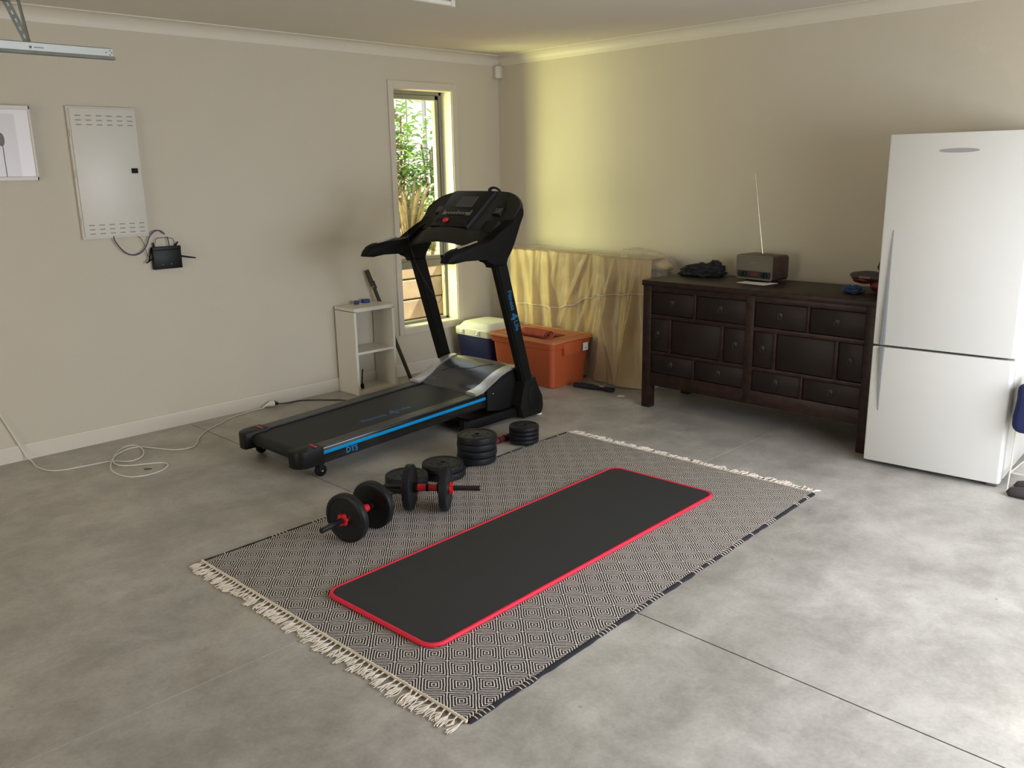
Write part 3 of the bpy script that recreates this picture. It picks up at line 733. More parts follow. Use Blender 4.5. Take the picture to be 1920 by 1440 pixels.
for i in range(len(pts)):
    p, q = Vector(pts[i]), Vector(pts[(i+1) % len(pts)]); nn = max(1, int((q-p).length/.08))
    for k in range(nn): pts2.append(p.lerp(q, k/nn))
pts2.append(pts2[0].copy()); tube(b, pts2, .0085, 8, sy=.95, cap=False); obj('binding', b, matedge_m, mt, smooth=60)

# ------------------------------------------------------------ weight plates and dumbbells
def plate_bm(r, h, M=None):
    b = holes_bm(r, h, M); ir = .014
    pf = [(ir, 0), (r*.80, 0), (r*.83, -.0), (r-.006, .0), (r-.001, .004), (r, .010), (r, h-.010), (r-.001, h-.004), (r-.007, h), (r*.84, h), (r*.80, h-.004), (r*.30, h-.004), (r*.27, h), (r*.2, h), (ir, h-.001)]
    lathe(b, pf, 56, M, close=True); return b
def holes_bm(r, h, M=None):
    b = B()
    for k in range(6):
        a = PI/3*k+.3; box(b, (-.006, -.009, -.0005), (.006, .009, .0005), 0)
        for v in b.verts[-8:]: pass
    b.free(); b = B()
    for k in range(6):
        a = PI/3*k+.3; q = Matrix.Translation((r*.56*math.cos(a), r*.56*math.sin(a), h-.0035)) @ Matrix.Rotation(a, 4, 'Z')
        lathe(b, [(0, .0004), (.0065, .0004), (.0065, -.001)], 10, (M @ q) if M is not None else q, mi=1)
    return b
plate_proto = {}
stacks = [((-2.085, -1.915), .107, .0375, 4, 'in the tall stack of four big plates'), ((-1.672, -1.868), .0865, .0250, 4, 'in the stack of four small plates'),
          ((-2.365, -1.965), .107, .0375, 2, 'of the pair touching the tall stack'), ((-2.590, -1.945), .107, .0330, 2, 'of the pair behind the dumbbells')]
levels = {4: ['topmost', 'second from the top', 'third from the top', 'lowest'], 2: ['upper', 'lower']}
for si, ((sx, sy), r, h, n, desc) in enumerate(stacks):
    random.seed(si+60)
    for k in range(n):
        lev = levels[n][n-1-k]
        lab = 'black weight plate, %s %s' % (lev, desc)
        loc = (sx+random.uniform(-.006, .006), sy+random.uniform(-.006, .006), .0098+k*h)
        key_ = (r, h)
        if key_ not in plate_proto:
            t = thing('weight_plate', lab, 'weight plate', loc, random.uniform(0, 6), 'loose weight plates')
            obj('disc', plate_bm(r, h), [plate_m, void_m], t, smooth=40); plate_proto[key_] = t
        else:
            dup(plate_proto[key_], loc, (0, 0, random.uniform(0, 6)), lab, 'loose weight plates')
def dumbbell(loc, ang, label, off1, off2, L1, L2, rp=.1075):
    t = thing('dumbbell', label, 'dumbbell', loc, ang, 'assembled dumbbells'); zc_ = rp
    for s, o1 in ((1, off1), (-1, off2)):
        Mx = axisM((s*o1, 0, zc_), (s, 0, 0)); obj('plate', plate_bm(rp, .036, Mx), [plate_m, void_m], t, smooth=40)
        b = B(); ring = []
        pr = []
        for k in range(36):
            a = 2*PI*k/36; rr = .027 if (k % 6) in (0, 1, 2) else .021; pr.append((rr*math.cos(a), rr*math.sin(a)))
        vs = prism(b, pr, 2, 0, .016, .001); Mn = axisM((s*(o1+.038), 0, zc_), (s, 0, 0))
        for v in b.verts: v.co = Mn @ v.co
        obj('star_nut', b, red_m, t, smooth=35)
    b = B(); lathe(b, [(0, -L2), (.010, -L2), (.0125, -L2+.003), (.0125, -off2), (.0125, off1), (.0125, L1-.003), (.010, L1), (0, L1)], 24, axisM((0, 0, zc_), (1, 0, 0)))
    obj('bar', b, gloss_m, t, smooth=35)
    b = B(); lathe(b, [(.013, -.066), (.022, -.066), (.022, -.055), (.0165, -.050), (.0165, .050), (.022, .055), (.022, .066), (.013, .066)], 24, axisM((0, 0, zc_), (1, 0, 0)))
    gp = obj('grip', b, red_m, t, smooth=35)
    for a_, c_, r_ in ((-.006, .006, .0176), (-.068, -.046, .0235), (.046, .068, .0235)):
        b = B(); lathe(b, [(.013, a_), (r_, a_), (r_, c_), (.013, c_)], 24, axisM((0, 0, zc_), (1, 0, 0))); obj('grip_collar', b, blackmatte_m, gp, smooth=35)
    return t
RZ = .0075
dumbbell((-3.085, -2.262, RZ), math.radians(14), 'black dumbbell on the rug edge with one round plate facing the camera', .066, .066, .205, .243)
dumbbell((-2.708, -2.258, RZ), math.radians(-50), 'black dumbbell seen edge on with red grip, long bar pointing right', .0655, .0655, .246, .208)
b = B(); a0, a1 = Vector((-2.02, -1.79, .0175)), Vector((-1.60, -1.755, .0175)); dd = (a1-a0)
tube(b, [a0, a1], .0125, 16); sb = obj('dumbbell_bar', b, gloss_m, smooth=40)
tag(sb, 'loose dark red and black dumbbell bar lying between the two plate stacks', 'dumbbell bar')
b = B(); tube(b, [a0+dd*.30, a0+dd*.78], .0175, 16); obj('grip', b, mat('maroon_grip', (.12, .012, .012), .5), sb, smooth=40)
for k in (.32, .44, .56, .68, .77): b = B(); tube(b, [a0+dd*(k-.008), a0+dd*(k+.008)], .0195, 16); obj('grip_ring', b, blackmatte_m, sb, smooth=40)

# ------------------------------------------------------------ sideboard
DL, DD, DH = 1.500, .515, .836
sd = thing('sideboard', 'long dark lacquered sideboard with many small drawers between dust sheet and fridge', 'sideboard', (-.593, -1.898, 0), -PI/2)
# local: x along the front (towards the camera side), y into the wall
def sbx(bm, x0, y0, z0, x1, y1, z1, bev=.003, mi=0): return box(bm, (x0, y0, z0), (x1, y1, z1), bev, 2, mi)
b = B(); sbx(b, -.006, -.010, .800, DL+.006, DD, DH, .006); obj('top', b, wood_m, sd, smooth=35)
b = B()
sbx(b, .062, .004, .765, DL-.062, .03, .803)                       # top rail
for z0, z1 in ((.595, .622), (.362, .385), (.155, .240)): sbx(b, .055, .003, z0, DL-.055, .03, z1, .002)
sbx(b, .735, .001, .155, .790, .03, .80, .002)
for x in (.385, 1.118): sbx(b, x-.008, .002, .62, x+.008, .03, .767, .002)
for x in (.385, 1.10): sbx(b, x-.008, .002, .238, x+.008, .03, .364, .002)
for x in (.205, .580, .925, 1.290): sbx(b, x-.011, .002, .384, x+.011, .03, .597, .002)
sbx(b, .06, .03, .20, DL-.06, DD-.01, .22, 0); sbx(b, .02, .03, .16, .035, DD-.02, .80, 0); sbx(b, DL-.035, .03, .16, DL-.02, DD-.02, .80, 0); sbx(b, .02, DD-.03, .16, DL-.02, DD-.02, .80, 0)
obj('carcass', b, wood_m, sd, smooth=35)
for x in (0, DL-.062):
    for y in (0, DD-.062):
        b = B(); sbx(b, x, y, 0, x+.062, y+.062, .802, .004); obj('leg', b, wood_m, sd, smooth=35)
pull_m = mat('dark_iron', (.022, .018, .014), .5)
def pull(x, z, parent):
    b = B(); lathe(b, [(0, .004), (.010, .004), (.014, .001), (.014, -.002)], 16, axisM((x, .006, z+.012), (0, -1, 0)))
    tube(b, [(x+.013*math.cos(a), .001-.001*math.sin(a), z+.013*math.sin(a)) for a in [2*PI*k/14 for k in range(15)]], .0017, 5)
    obj('ring_pull', b, pull_m, parent, smooth=50)
def drawer(nm, x0, x1, z0, z1, px=None):
    b = B(); sbx(b, x0+.003, .009, z0+.003, x1-.003, .028, z1-.003, .002)
    o = obj(nm, b, wood2_m, sd, smooth=35)
    if px is not None: pull(px, (z0+z1)/2, o)
for x0, x1 in ((.062, .377), (.393, .735), (.790, 1.110), (1.126, DL-.062)): drawer('drawer', x0, x1, .622, .765, (x0+x1)/2)
for x0, x1 in ((.062, .377), (.393, .735), (.790, 1.092), (1.108, DL-.062)): drawer('drawer', x0, x1, .240, .362, (x0+x1)/2)
for x0, x1, p in ((.062, .194, .115), (.216, .569, None), (.591, .735, .67), (.790, .914, .85), (.936, 1.279, None), (1.301, DL-.062, 1.37)): drawer('door', x0, x1, .385, .595, p)

# ------------------------------------------------------------ things on the sideboard
rd = thing('radio', 'retro brown table radio with beige grille and raised aerial on the sideboard', 'radio', (-.222, -2.495, .8365), math.radians(-90-8.5)+PI/2*0)
# local x along the face, y back, z up
RWd, RD_, RH = .272, .15, .150
b = B(); prism(b, [(x, z+.010+RH/2) for x, z in rrect(RWd/2, RH/2, .018, 5)], 1, -.04, RD_-.04, bev=.003); obj('cabinet', b, radio_m, rd, smooth=40)
b = B(); o_ = [(x, z+.010+RH/2) for x, z in rrect(RWd/2-.001, RH/2-.001, .018, 5)]; i_ = [(x, z+.010+RH/2) for x, z in rrect(RWd/2-.010, RH/2-.010, .011, 5)]
va = [b.verts.new((x, -.046, z)) for x, z in o_]; vb = [b.verts.new((x, -.046, z)) for x, z in i_]; vc = [b.verts.new((x, -.040, z)) for x, z in i_]; vd = [b.verts.new((x, -.040, z)) for x, z in o_]
n_ = len(o_)
for k in range(n_):
    k2 = (k+1) % n_
    b.faces.new((va[k], va[k2], vb[k2], vb[k])); b.faces.new((vb[k], vb[k2], vc[k2], vc[k])); b.faces.new((va[k], va[k2], vd[k2], vd[k]))
obj('rim', b, radiorim_m, rd, smooth=30)
b = B(); box(b, (-.126, -.043, .067), (.126, -.039, .150)); obj('grille', b, radiogrille_m, rd)
b = B(); box(b, (-.126, -.0435, .0625), (.126, -.039, .067)); obj('divider', b, radiorim_m, rd)
b = B(); box(b, (-.126, -.043, .022), (.126, -.039, .0625)); dl = obj('dial_panel', b, screen_m, rd)
b = B(); box(b, (-.025, -.0436, .031), (.030, -.0425, .053)); obj('display', b, mat('dim_display', (.10, .025, .015), .3), dl)
for x in (-.075, .082):
    b = B(); lathe(b, [(0, .012), (.014, .012), (.0165, .010), (.0165, 0)], 24, axisM((x, -.043, .042), (0, -1, 0))); obj('knob', b, blackmatte_m, dl, smooth=40)
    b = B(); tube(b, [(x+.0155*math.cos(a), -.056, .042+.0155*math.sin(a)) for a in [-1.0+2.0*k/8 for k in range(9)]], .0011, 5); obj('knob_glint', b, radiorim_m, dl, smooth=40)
for x in (-.017, 0, .017):
    b = B(); lump(b, (x, -.0435, .112), (.0035, .002, .0035), 0, 1, 1, 2); obj('badge_dot', b, chrome_m, rd)
for x in (-.10, .10):
    b = B(); lathe(b, [(0, 0), (.012, 0), (.010, .012), (0, .012)], 16, axisM((x, .03, 0), (0, 0, 1))); obj('foot', b, blackmatte_m, rd)
b = B(); base = Vector((-.028, .07, .160)); tip = Vector((-.118, .075, .645))
for k, (f0, f1, r_) in enumerate(((0, .36, .0024), (.36, .70, .0019), (.70, 1, .0013))): tube(b, [base.lerp(tip, f0), base.lerp(tip, f1)], r_, 8)
obj('aerial', b, brass_m, rd, smooth=40)
b = B(); box(b, (-.10, -.07, 0), (.10, .07, .0012)); pp_ = obj('paper_sheet', b, paper_m); pp_.location = (-.322, -2.545, .8365); pp_.rotation_euler = (0, 0, math.radians(-97))
tag(pp_, 'white sheet of paper lying in front of the radio', 'paper')
b = B(); tube(b, [(0, -.07, .004), (0, .05, .004)], .0038, 10); tube(b, [(0, .05, .004), (0, .075, .0042)], .0025, 8)
pe = obj('pen', b, blackmatte_m, smooth=40); pe.location = (-.290, -2.530, .8380); pe.rotation_euler = (0, 0, math.radians(6)); tag(pe, 'dark pen lying on the white paper before the radio', 'pen')
# black garment heap
b = B(); lump(b, (0, 0, .028), (.085, .125, .045), .45, 2.6, 2.0, 5, flat=.0012); lump(b, (.005, -.075, .040), (.06, .055, .052), .5, 2.8, 5.0, 4, flat=.0012); lump(b, (0, .11, .012), (.03, .05, .014), .5, 3, 8, 4, flat=.0012)
gb = obj('folded_garment', b, blackcloth_m, smooth=70); gb.location = (-.205, -2.09, .836); gb.rotation_euler = (0, 0, .42)
tag(gb, 'crumpled black cloth garment on the left end of the sideboard', 'garment')
# power tool, battery pack, blue cloth by the fridge
tl = thing('power_tool', 'red and black cordless power tool on the sideboard beside the fridge', 'power tool', (-.30, -3.265, .8365), 0)
b = B(); lump(b, (0, .045, .085), (.055, .115, .030), .12, 1.2, 1, 4); obj('body', b, mat('tool_charcoal', (.035, .034, .028), .5), tl, smooth=60)
b = B(); lump(b, (0, .07, .068), (.045, .072, .024), .1, 1.5, 3, 4); lump(b, (0, -.03, .040), (.055, .072, .040), .15, 1.3, 4, 4, flat=.0005); obj('shell', b, mat('tool_red', (.14, .012, .012), .4), tl, smooth=60)
b = B(); prism(b, [(-.065, .125), (-.035, .108), (.030, .112), (.048, .140), (.036, .176), (-.060, .174)], 0, -.03, .035, bev=.010)
for v in b.verts: v.co.y = -.045+v.co.y*1.0
obj('battery_pack', b, mat('tool_black', (.03, .032, .025), .5), tl, smooth=50)
b = B(); tube(b, [(0, -.06, .115), (0, -.05, .07), (0, -.03, .04)], .024, 12, 3); obj('grip', b, blackmatte_m, tl, smooth=60)
b = B(); box(b, (-.058, .02, .078), (-.054, .085, .092), .002); obj('badge', b, mat('pale_red_badge', (.22, .10, .09), .5), tl)
b = B(); lump(b, (0, 0, .018), (.040, .055, .022), .5, 2.4, 3, 4, flat=.0008); bc = obj('blue_cloth', b, bluecloth_m, smooth=70); bc.location = (-.385, -3.165, .8365)
tag(bc, 'small crumpled blue cloth on the sideboard beside the fridge', 'cloth')

# ------------------------------------------------------------ fridge
fa = math.radians(4.6)-PI/2      # direction of the front face, left to right
fr = thing('refrigerator', 'tall white two door fridge freezer standing at the right edge', 'refrigerator', (-.738, -3.441, 0), fa)
# local x along front (to the right), y into depth, z up
FW, FH, FD = .637, 1.66, .66
b = B(); box(b, (.022, .062, .035), (FW+.006-.002, FD, FH-.006), .006); obj('cabinet', b, fridge_m, fr, smooth=35)
b = B(); box(b, (.02, .05, .045), (FW-.01, .064, FH-.015)); obj('door_seal', b, fridgegrey_m, fr)
b = B(); box(b, (.04, .09, .0), (FW-.03, FD-.05, .038)); obj('plinth', b, blackmatte_m, fr)
b = B(); box(b, (FW-.06, .03, .004), (FW-.01, .075, .025), .004); obj('hinge', b, fridgegrey_m, fr)
def fdoor(z0, z1):
    b = B(); prof_ = []; r_ = .014
    outl = [(0, .052), (0, .010), (.003, .003), (.010, 0), (FW-.014, 0)]
    for k in range(1, 6): a = -PI/2+PI/2*k/5; outl.append((FW-.014+.014*math.cos(a), .014+.014*math.sin(a)))
    outl.append((FW, .052))
    prism(b, outl, 2, z0, z1, bev=.003); return obj('door', b, fridge_m, fr, smooth=35)
du = fdoor(.640, FH); dlw = fdoor(.026, .628)
b = B()
pts_o = []
def fin(z0, z1, zw, xb, flip):
    """tapered handle fin, wide at zw"""
    b = B(); n = 16; rows = []
    for k in range(n+1):
        t = k/n; z = z0+(z1-z0)*t; wd = .0018+.0125*(1-t)**1.3; x = xb+.008*t-.0; h = -.016*(1-t)**.6-.002
        rows.append([b.verts.new((x-wd, .001, z)), b.verts.new((x-wd*.4, h, z)), b.verts.new((x+wd*.7, h*.8, z)), b.verts.new((x+wd, .001, z))])
    for A, D in zip(rows[:-1], rows[1:]):
        for q in range(4): b.faces.new((A[q], A[(q+1) % 4], D[(q+1) % 4], D[q]))
    b.faces.new(rows[0]); b.faces.new(rows[-1][::-1]); return b
obj('handle', fin(.642, 1.21, .64, .046, 0), fridgegrey_m, du, smooth=40)['label'] = 'grey curved handle fin'
obj('handle', fin(.626, .298, .62, .046, 1), fridgegrey_m, dlw, smooth=40)['label'] = 'grey curved handle fin'
b = B(); pts = []
for k in range(40):
    a = 2*PI*k/40; pts.append((.312+.086*math.copysign(abs(math.cos(a))**1.0, math.cos(a)), 1.579+.0095*math.sin(a)*(1 if True else 0)))
prism(b, pts, 1, -.0022, .001); obj('badge', b, mat('badge_grey', (.27, .255, .25), .45), du)['label'] = 'long grey oval badge without lettering'

# ------------------------------------------------------------ right edge: wire rack, navy bag, slippers
wr = thing('wire_rack', 'white wire rack standing beside the right side of the fridge', 'wire rack', (-.665, -4.108, 0), 0)
b = B()
for y in (0, -.42):
    tube(b, [(0, y, 0), (.015, y, .085), (.02, y, .10), (.02, y, .34)], .003, 6); tube(b, [(.36, y, 0), (.36, y, .34)], .003, 6)
for z in (.085, .30):
    for x in (.018, .36): tube(b, [(x, 0, z), (x, -.42, z)], .003, 6)
    for y in (0, -.42): tube(b, [(.018, y, z), (.36, y, z)], .003, 6)
    for k in range(1, 14): x = .018+.342*k/14; tube(b, [(x, 0, z), (x, -.42, z)], .0016, 5)
obj('wires', b, cable_m, wr, smooth=50)
b = B(); vs = box(b, (-.13, -.15, .0006), (.15, .125, .235), .035, 4); bmesh.ops.subdivide_edges(b, edges=b.edges[:], cuts=3, use_grid_fill=True)
for v in b.verts:
    n_v = noise.noise(v.co*9+Vector((3, 1, 7))); v.co += Vector((n_v*.012, noise.noise(v.co*8)*.012, 0)); v.co.z = max(.0006, v.co.z*(1+.05*noise.noise(v.co*6+Vector((1, 1, 1)))))
tube(b, [(-.06, -.02, .225), (-.055, -.01, .275), (.02, 0, .295), (.085, .01, .275), (.09, .02, .225)], .010, 8, 5, sy=.5)
nb = obj('navy_bag', b, navy_m, smooth=70); nb.location = (-.622, -4.238, .3075)
tag(nb, 'navy blue fabric bag resting on the white wire rack', 'bag')
def slipper_bm(seed):
    b = B()
    def f(u, v):
        y = .02-.26*u; wv_ = .040*(math.sin(PI*min(1, u*.95+.06))**.45)*(1+.12*math.cos(2*PI*u)); a = 2*PI*v
        hz = .032+.014*math.sin(PI*min(1, u*1.6)) if u < .6 else .030
        z = hz*.5+hz*.5*math.sin(a)*1.15; return (wv_*math.cos(a)*(.2 if u in (0, 1) else 1), y, max(.0008, z if u > 0 else hz*.5))
    V = grid(b, 20, 20, f, closed_v=True); b.faces.new(V[0]); b.faces.new(V[-1][::-1]); return b
for i, (loc, rz, lab) in enumerate((((-.725, -4.140, 0), .06, 'brown felt slipper, the nearer of the pair by the fridge corner'), ((-.612, -4.140, 0), .03, 'brown felt slipper, the farther of the pair by the fridge corner'))):
    b = slipper_bm(i); o = obj('slipper', b, slipper_m, smooth=60); o.location = loc; o.rotation_euler = (0, 0, rz); tag(o, lab, 'slipper', 'pair of slippers')
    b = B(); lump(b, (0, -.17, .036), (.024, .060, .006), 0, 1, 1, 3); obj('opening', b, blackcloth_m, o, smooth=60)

# ------------------------------------------------------------ cube shelf and what is on it
sh = thing('cube_shelf', 'small white two compartment shelf standing against the left wall', 'shelf', (-1.682, -.252, 0))
SW, SDp, SH, th = .347, .232, .615, .020
b = B(); box(b, (0, 0, 0), (th, SDp, SH-th), .001, 1); obj('side_panel', b, white_m, sh)
b = B(); box(b, (SW-th, 0, 0), (SW, SDp, SH-th), .001, 1); obj('side_panel', b, white_m, sh)
b = B(); box(b, (0, 0, SH-.026), (SW, SDp, SH), .001, 1); obj('top_panel', b, white_m, sh)
b = B(); box(b, (th, .001, .288), (SW-th, SDp, .305), .001, 1); obj('shelf_board', b, white_m, sh)
b = B(); box(b, (th, .001, .0), (SW-th, SDp, .026), .001, 1); obj('bottom_panel', b, white_m, sh)
def strap(loc, rz, sc, lab):
    b = B(); pts = [(.026*math.cos(a)*sc, .018*math.sin(a)*sc, .013) for a in [.4+5.6*k/14 for k in range(15)]]
    tube(b, pts, .0125, 8, 2, sx=.28, sy=1.0); o = obj('blue_wrist_strap', b, mat('strap_blue', (.008, .05, .20), .6), smooth=60); o.location = loc; o.rotation_euler = (0, 0, rz)
    lo = min(v.co.z for v in o.data.vertices); o.location.z -= lo-.0006
    tag(o, lab, 'strap', 'blue straps on the cube shelf'); return o
strap((-1.528, -.072, SH), .4, .75, 'smaller rolled blue strap, left one on top of the white shelf')
strap((-1.440, -.060, SH), -.3, 1.1, 'larger rolled blue strap, right one on top of the white shelf')
b = B(); tube(b, [(-1.60, -.185, .043), (-1.585, -.160, .060), (-1.500, -.055, .130)], .0045, 8); lump(b, (-1.603, -.190, .047), (.013, .013, .021), .1, 2, 2, 3)
tag(obj('small_tripod', b, blackmatte_m, smooth=50), 'small black rod with a round head leaning inside the lower shelf compartment', 'tripod')
b = B(); Tt = Vector((-1.392, -.030, .845)); Bt = Vector((-1.160, -.190, .006)); dv = (Bt-Tt)
Mb = axisM(Tt, dv, (1, .1, 0))
vs = box(b, (-.013, -.007, .13), (.013, .007, dv.length-.002), .002)
vs += box(b, (-.020, -.009, .0), (.012, .009, .125), .003); vs += box(b, (.010, -.008, .09), (.022, .008, .15), .003)
for v in {v for v in b.verts}: v.co = Mb @ v.co
tag(obj('leaning_bar', b, bar_m, smooth=35), 'dark olive metal bar leaning on the wall behind the white shelf', 'bar')

# ------------------------------------------------------------ cooler, storage tub, cloth
ck = thing('cool_box', 'navy blue cool box with white lid beneath the window', 'cool box', (-.445, -.295, 0), 0)
b = B(); pts = rrect(.178, .192, .03, 6); lo = rrect(.160, .175, .028, 6)
va = [b.verts.new((x, y, .005)) for x, y in lo]; vb = [b.verts.new((x, y, .285)) for x, y in pts]; n_ = len(pts)
for k in range(n_): b.faces.new((va[k], va[(k+1) % n_], vb[(k+1) % n_], vb[k]))
b.faces.new(va); b.faces.new(vb); obj('body', b, coolblue_m, ck, smooth=40)
b = B(); R0 = [(.186, .200, .280), (.188, .203, .288), (.188, .203, .330), (.182, .197, .338), (.168, .183, .342), (.140, .155, .375), (.132, .147, .379)]
rings = [[b.verts.new((x, y, z)) for x, y in rrect(hx, hy, .035, 6)] for hx, hy, z in R0]
for A, D in zip(rings[:-1], rings[1:]):
    for k in range(len(A)): b.faces.new((A[k], A[(k+1) % len(A)], D[(k+1) % len(A)], D[k]))
b.faces.new(rings[0]); b.faces.new(rings[-1]); lid = obj('lid', b, coolwhite_m, ck, smooth=35)
for y in (.105, -.075):
    b = B(); box(b, (-.196, y-.018, .292), (-.186, y+.018, .325), .003); la = obj('latch', b, coolwhite_m, lid, smooth=40)
    b = B(); lump(b, (-.197, y-.006, .317), (.004, .007, .007), .2, 2, 1, 2); lump(b, (-.197, y+.004, .299), (.004, .007, .006), .2, 2, 1, 2); obj('latch_pin', b, chrome_m, la)
b = B(); tube(b, [(-.10, -.200, .30), (-.10, -.212, .25), (-.10, -.212, .03), (.10, -.212, .03), (.10, -.212, .25), (.10, -.200, .30)], .007, 8); obj('carry_handle', b, coolwhite_m, ck, smooth=50)

tb = thing('storage_tub', 'orange plastic storage tub with lid and small white sticker in the corner', 'storage tub', (-.470, -.876, 0), 0)
hx, hy = .232, .335      # lid half sizes, x = towards wall, y = long
b = B(); secs = [(.175, .275, .0), (.180, .280, .006), (.204, .304, .285), (.215, .316, .290), (.221, .322, .338)]
rings = [[b.verts.new((x, y, z)) for x, y in rrect(a_, c_, .035, 6)] for a_, c_, z in secs]
for A, D in zip(rings[:-1], rings[1:]):
    for k in range(len(A)): b.faces.new((A[k], A[(k+1) % len(A)], D[(k+1) % len(A)], D[k]))
b.faces.new(rings[0]); obj('tub', b, orange_m, tb, smooth=35)
b = B(); secs = [(hx-.008, hy-.008, .332), (hx, hy, .334), (hx, hy, .345), (hx-.004, hy-.004, .352), (hx-.030, hy-.034, .356), (hx-.034, hy-.038, .350), (hx-.040, hy-.05, .350), (hx-.044, hy-.056, .355)]
rings = [[b.verts.new((x, y, z)) for x, y in rrect(a_, c_, .035, 6)] for a_, c_, z in secs]
for A, D in zip(rings[:-1], rings[1:]):
    for k in range(len(A)): b.faces.new((A[k], A[(k+1) % len(A)], D[(k+1) % len(A)], D[k]))
b.faces.new(rings[0]); b.faces.new(rings[-1]); obj('lid', b, orangelid_m, tb, smooth=30)
b = B(); prism(b, [(-.095, .235), (.085, .235), (.095, .330), (-.11, .330)], 1, -.330, -.302, bev=.006); hd = obj('hand_grip', b, orange_m, tb, smooth=35)
b = B(); box(b, (.100, -.3335, .246), (.152, -.3285, .302)); stk = obj('sticker', b, paper_m, tb)
b = B(); lump(b, (.127, -.3340, .264), (.008, .001, .007), 0, 1, 1, 2); obj('sticker_print', b, dark_m, stk)
# rolled cloth on lid
b = B(); rr_ = []; n_ = 56
for k in range(n_):
    t = k/(n_-1); a = -.4-t*4.2*PI; r_ = .046-.032*t; rr_.append((r_*1.35*math.cos(a), .026+r_*.62*math.sin(a)))
va = None
Lc = .245
V = []
for k, (x, z) in enumerate(rr_):
    V.append([b.verts.new((x+.0015*math.sin(j*1.9), -Lc/2+Lc*j/40, max(z+.0022*math.sin(j*2.4), .0006))) for j in range(41)])
for k in range(n_-1):
    for j in range(40): b.faces.new((V[k][j], V[k+1][j], V[k+1][j+1], V[k][j+1]))
flap = [(V[0][j].co.copy()) for j in range(41)]
ext = []
for e_ in range(1, 9):
    ext.append([b.verts.new((flap[j].x+e_*.014, flap[j].y, max(.001+.011*(1-e_/8)+.0022*math.sin(j*2.4), .0006))) for j in range(41)])
prev = V[0]
for row in ext:
    for j in range(40): b.faces.new((prev[j], row[j], row[j+1], prev[j+1]))
    prev = row
rc = obj('rolled_cloth', b, towel_m, smooth=70); sm = rc.modifiers.new('thick', 'SOLIDIFY'); sm.thickness = .003; sm.offset = 1
rc.location = (-.600, -.968, .3575); rc.rotation_euler = (0, 0, math.radians(-2)); tag(rc, 'folded rust coloured ribbed cloth lying on the orange tub lid', 'cloth')

# ------------------------------------------------------------ covered furniture and dust sheet
def SXf(y):
    k = max(0, min(1, (-1.14-y)/.20)); k = k*k*(3-2*k); return -.212-.085*k
TZ = .918
def fold(y, z, P):
    d = 0; dz = max(0, TZ-z)
    for (yc, sl, wd, am, cut) in P:
        c = yc+sl*dz; w_ = wd*(.30+1.2*dz); q = (y-c)/w_
        if -1 < q < 1:
            f = (1-q)**1.4 if q > 0 else (1+q)**.8 if q > -1 else 0
            d = max(d, am*min(1, (.18+1.6*dz))*f*(max(0, 1-dz/cut) if cut else 1))
    return d
random.seed(31)
PL = [(-.36, -.10, .10, .045, 0), (-.46, -.16, .07, .05, .75), (-.55, -.03, .09, .05, 0), (-.62, .10, .05, .03, .5), (-.70, -.12, .08, .05, 0), (-.80, .16, .06, .035, .7),
      (-.92, -.05, .12, .03, 0), (-1.10, .50, .07, .055, .9), (-1.13, .10, .05, .03, .5), (-1.20, -.28, .09, .055, 0), (-1.28, .30, .07, .05, .8), (-1.33, -.06, .05, .035, 0),
      (-1.42, .22, .09, .055, 0), (-1.47, -.20, .06, .05, .7), (-1.54, .04, .09, .05, 0), (-1.62, .16, .07, .06, 0), (-1.68, -.10, .06, .05, 0)]
PS = [(p[0]+.03, p[1]*1.2, p[2]*1.3, p[3]*1.0, 0) for p in PL[::2]]
def pleat(y, z): return fold(y, z, PL)
def hem(y):
    hs = [(-.30, .50), (-.55, .505), (-.80, .50), (-.95, .535), (-1.10, .60), (-1.25, .645), (-1.45, .665), (-1.60, .685), (-1.80, .67)]
    for (a, za), (c, zc2) in zip(hs[:-1], hs[1:]):
        if c <= y <= a: k = (y-a)/(c-a); k = k*k*(3-2*k); return za+(zc2-za)*k
    return hs[0][1] if y > -.30 else hs[-1][1]
cvr = thing('covered_cabinet', 'tan fabric covered furniture hidden under a clear dust sheet in the corner', 'covered furniture', (-.17, -1.03, 0))
CO = Vector((-.17, -1.03, 0))
def cover_front(u, v):
    y = -.30-1.43*u; z = TZ*(1-v)
    lay = .012 if z > hem(y) else 0
    n = .006*noise.noise(Vector((y*14, z*9, 2)))+.010*noise.noise(Vector((y*4, z*4, 7)))
    return Vector((SXf(y)+.03-pleat(y, z)*.95-lay-n*.7, y, max(z, .012)))-CO
b = B(); V = grid(b, 190, 110, cover_front)
back = []
for i in range(190):
    q = V[i][0].co; back.append((b.verts.new((SXf(q.y+CO.y)+.04-CO.x, q.y, TZ+.006-CO.z)), b.verts.new((-.045-CO.x, q.y, TZ+.006))))
for i in range(189):
    b.faces.new((V[i][0], V[i+1][0], back[i+1][0], back[i][0])); b.faces.new((back[i][0], back[i+1][0], back[i+1][1], back[i][1]))
obj('draped_cover', b, kraft_m, cvr, smooth=60)
b = B(); box(b, (-.165-CO.x, -1.70-CO.y, .0), (-.04-CO.x, -.33-CO.y, .905), .01); obj('carcass', b, white_m, cvr)
b = B(); pts = []
for k in range(90): y = -.31-1.40*k/89; pts.append(Vector((SXf(y)+.03-pleat(y, hem(y))*.95-.0135-.7*(.006*noise.noise(Vector((y*14, hem(y)*9, 2)))+.010*noise.noise(Vector((y*4, hem(y)*4, 7)))), y, hem(y)+.004*noise.noise(Vector((y*11, 0, 0)))))-CO)
tube(b, pts, .0028, 6, sy=1.4); obj('hem', b, cotton_m, cvr, smooth=60)['label'] = 'pale folded hem across the cover'

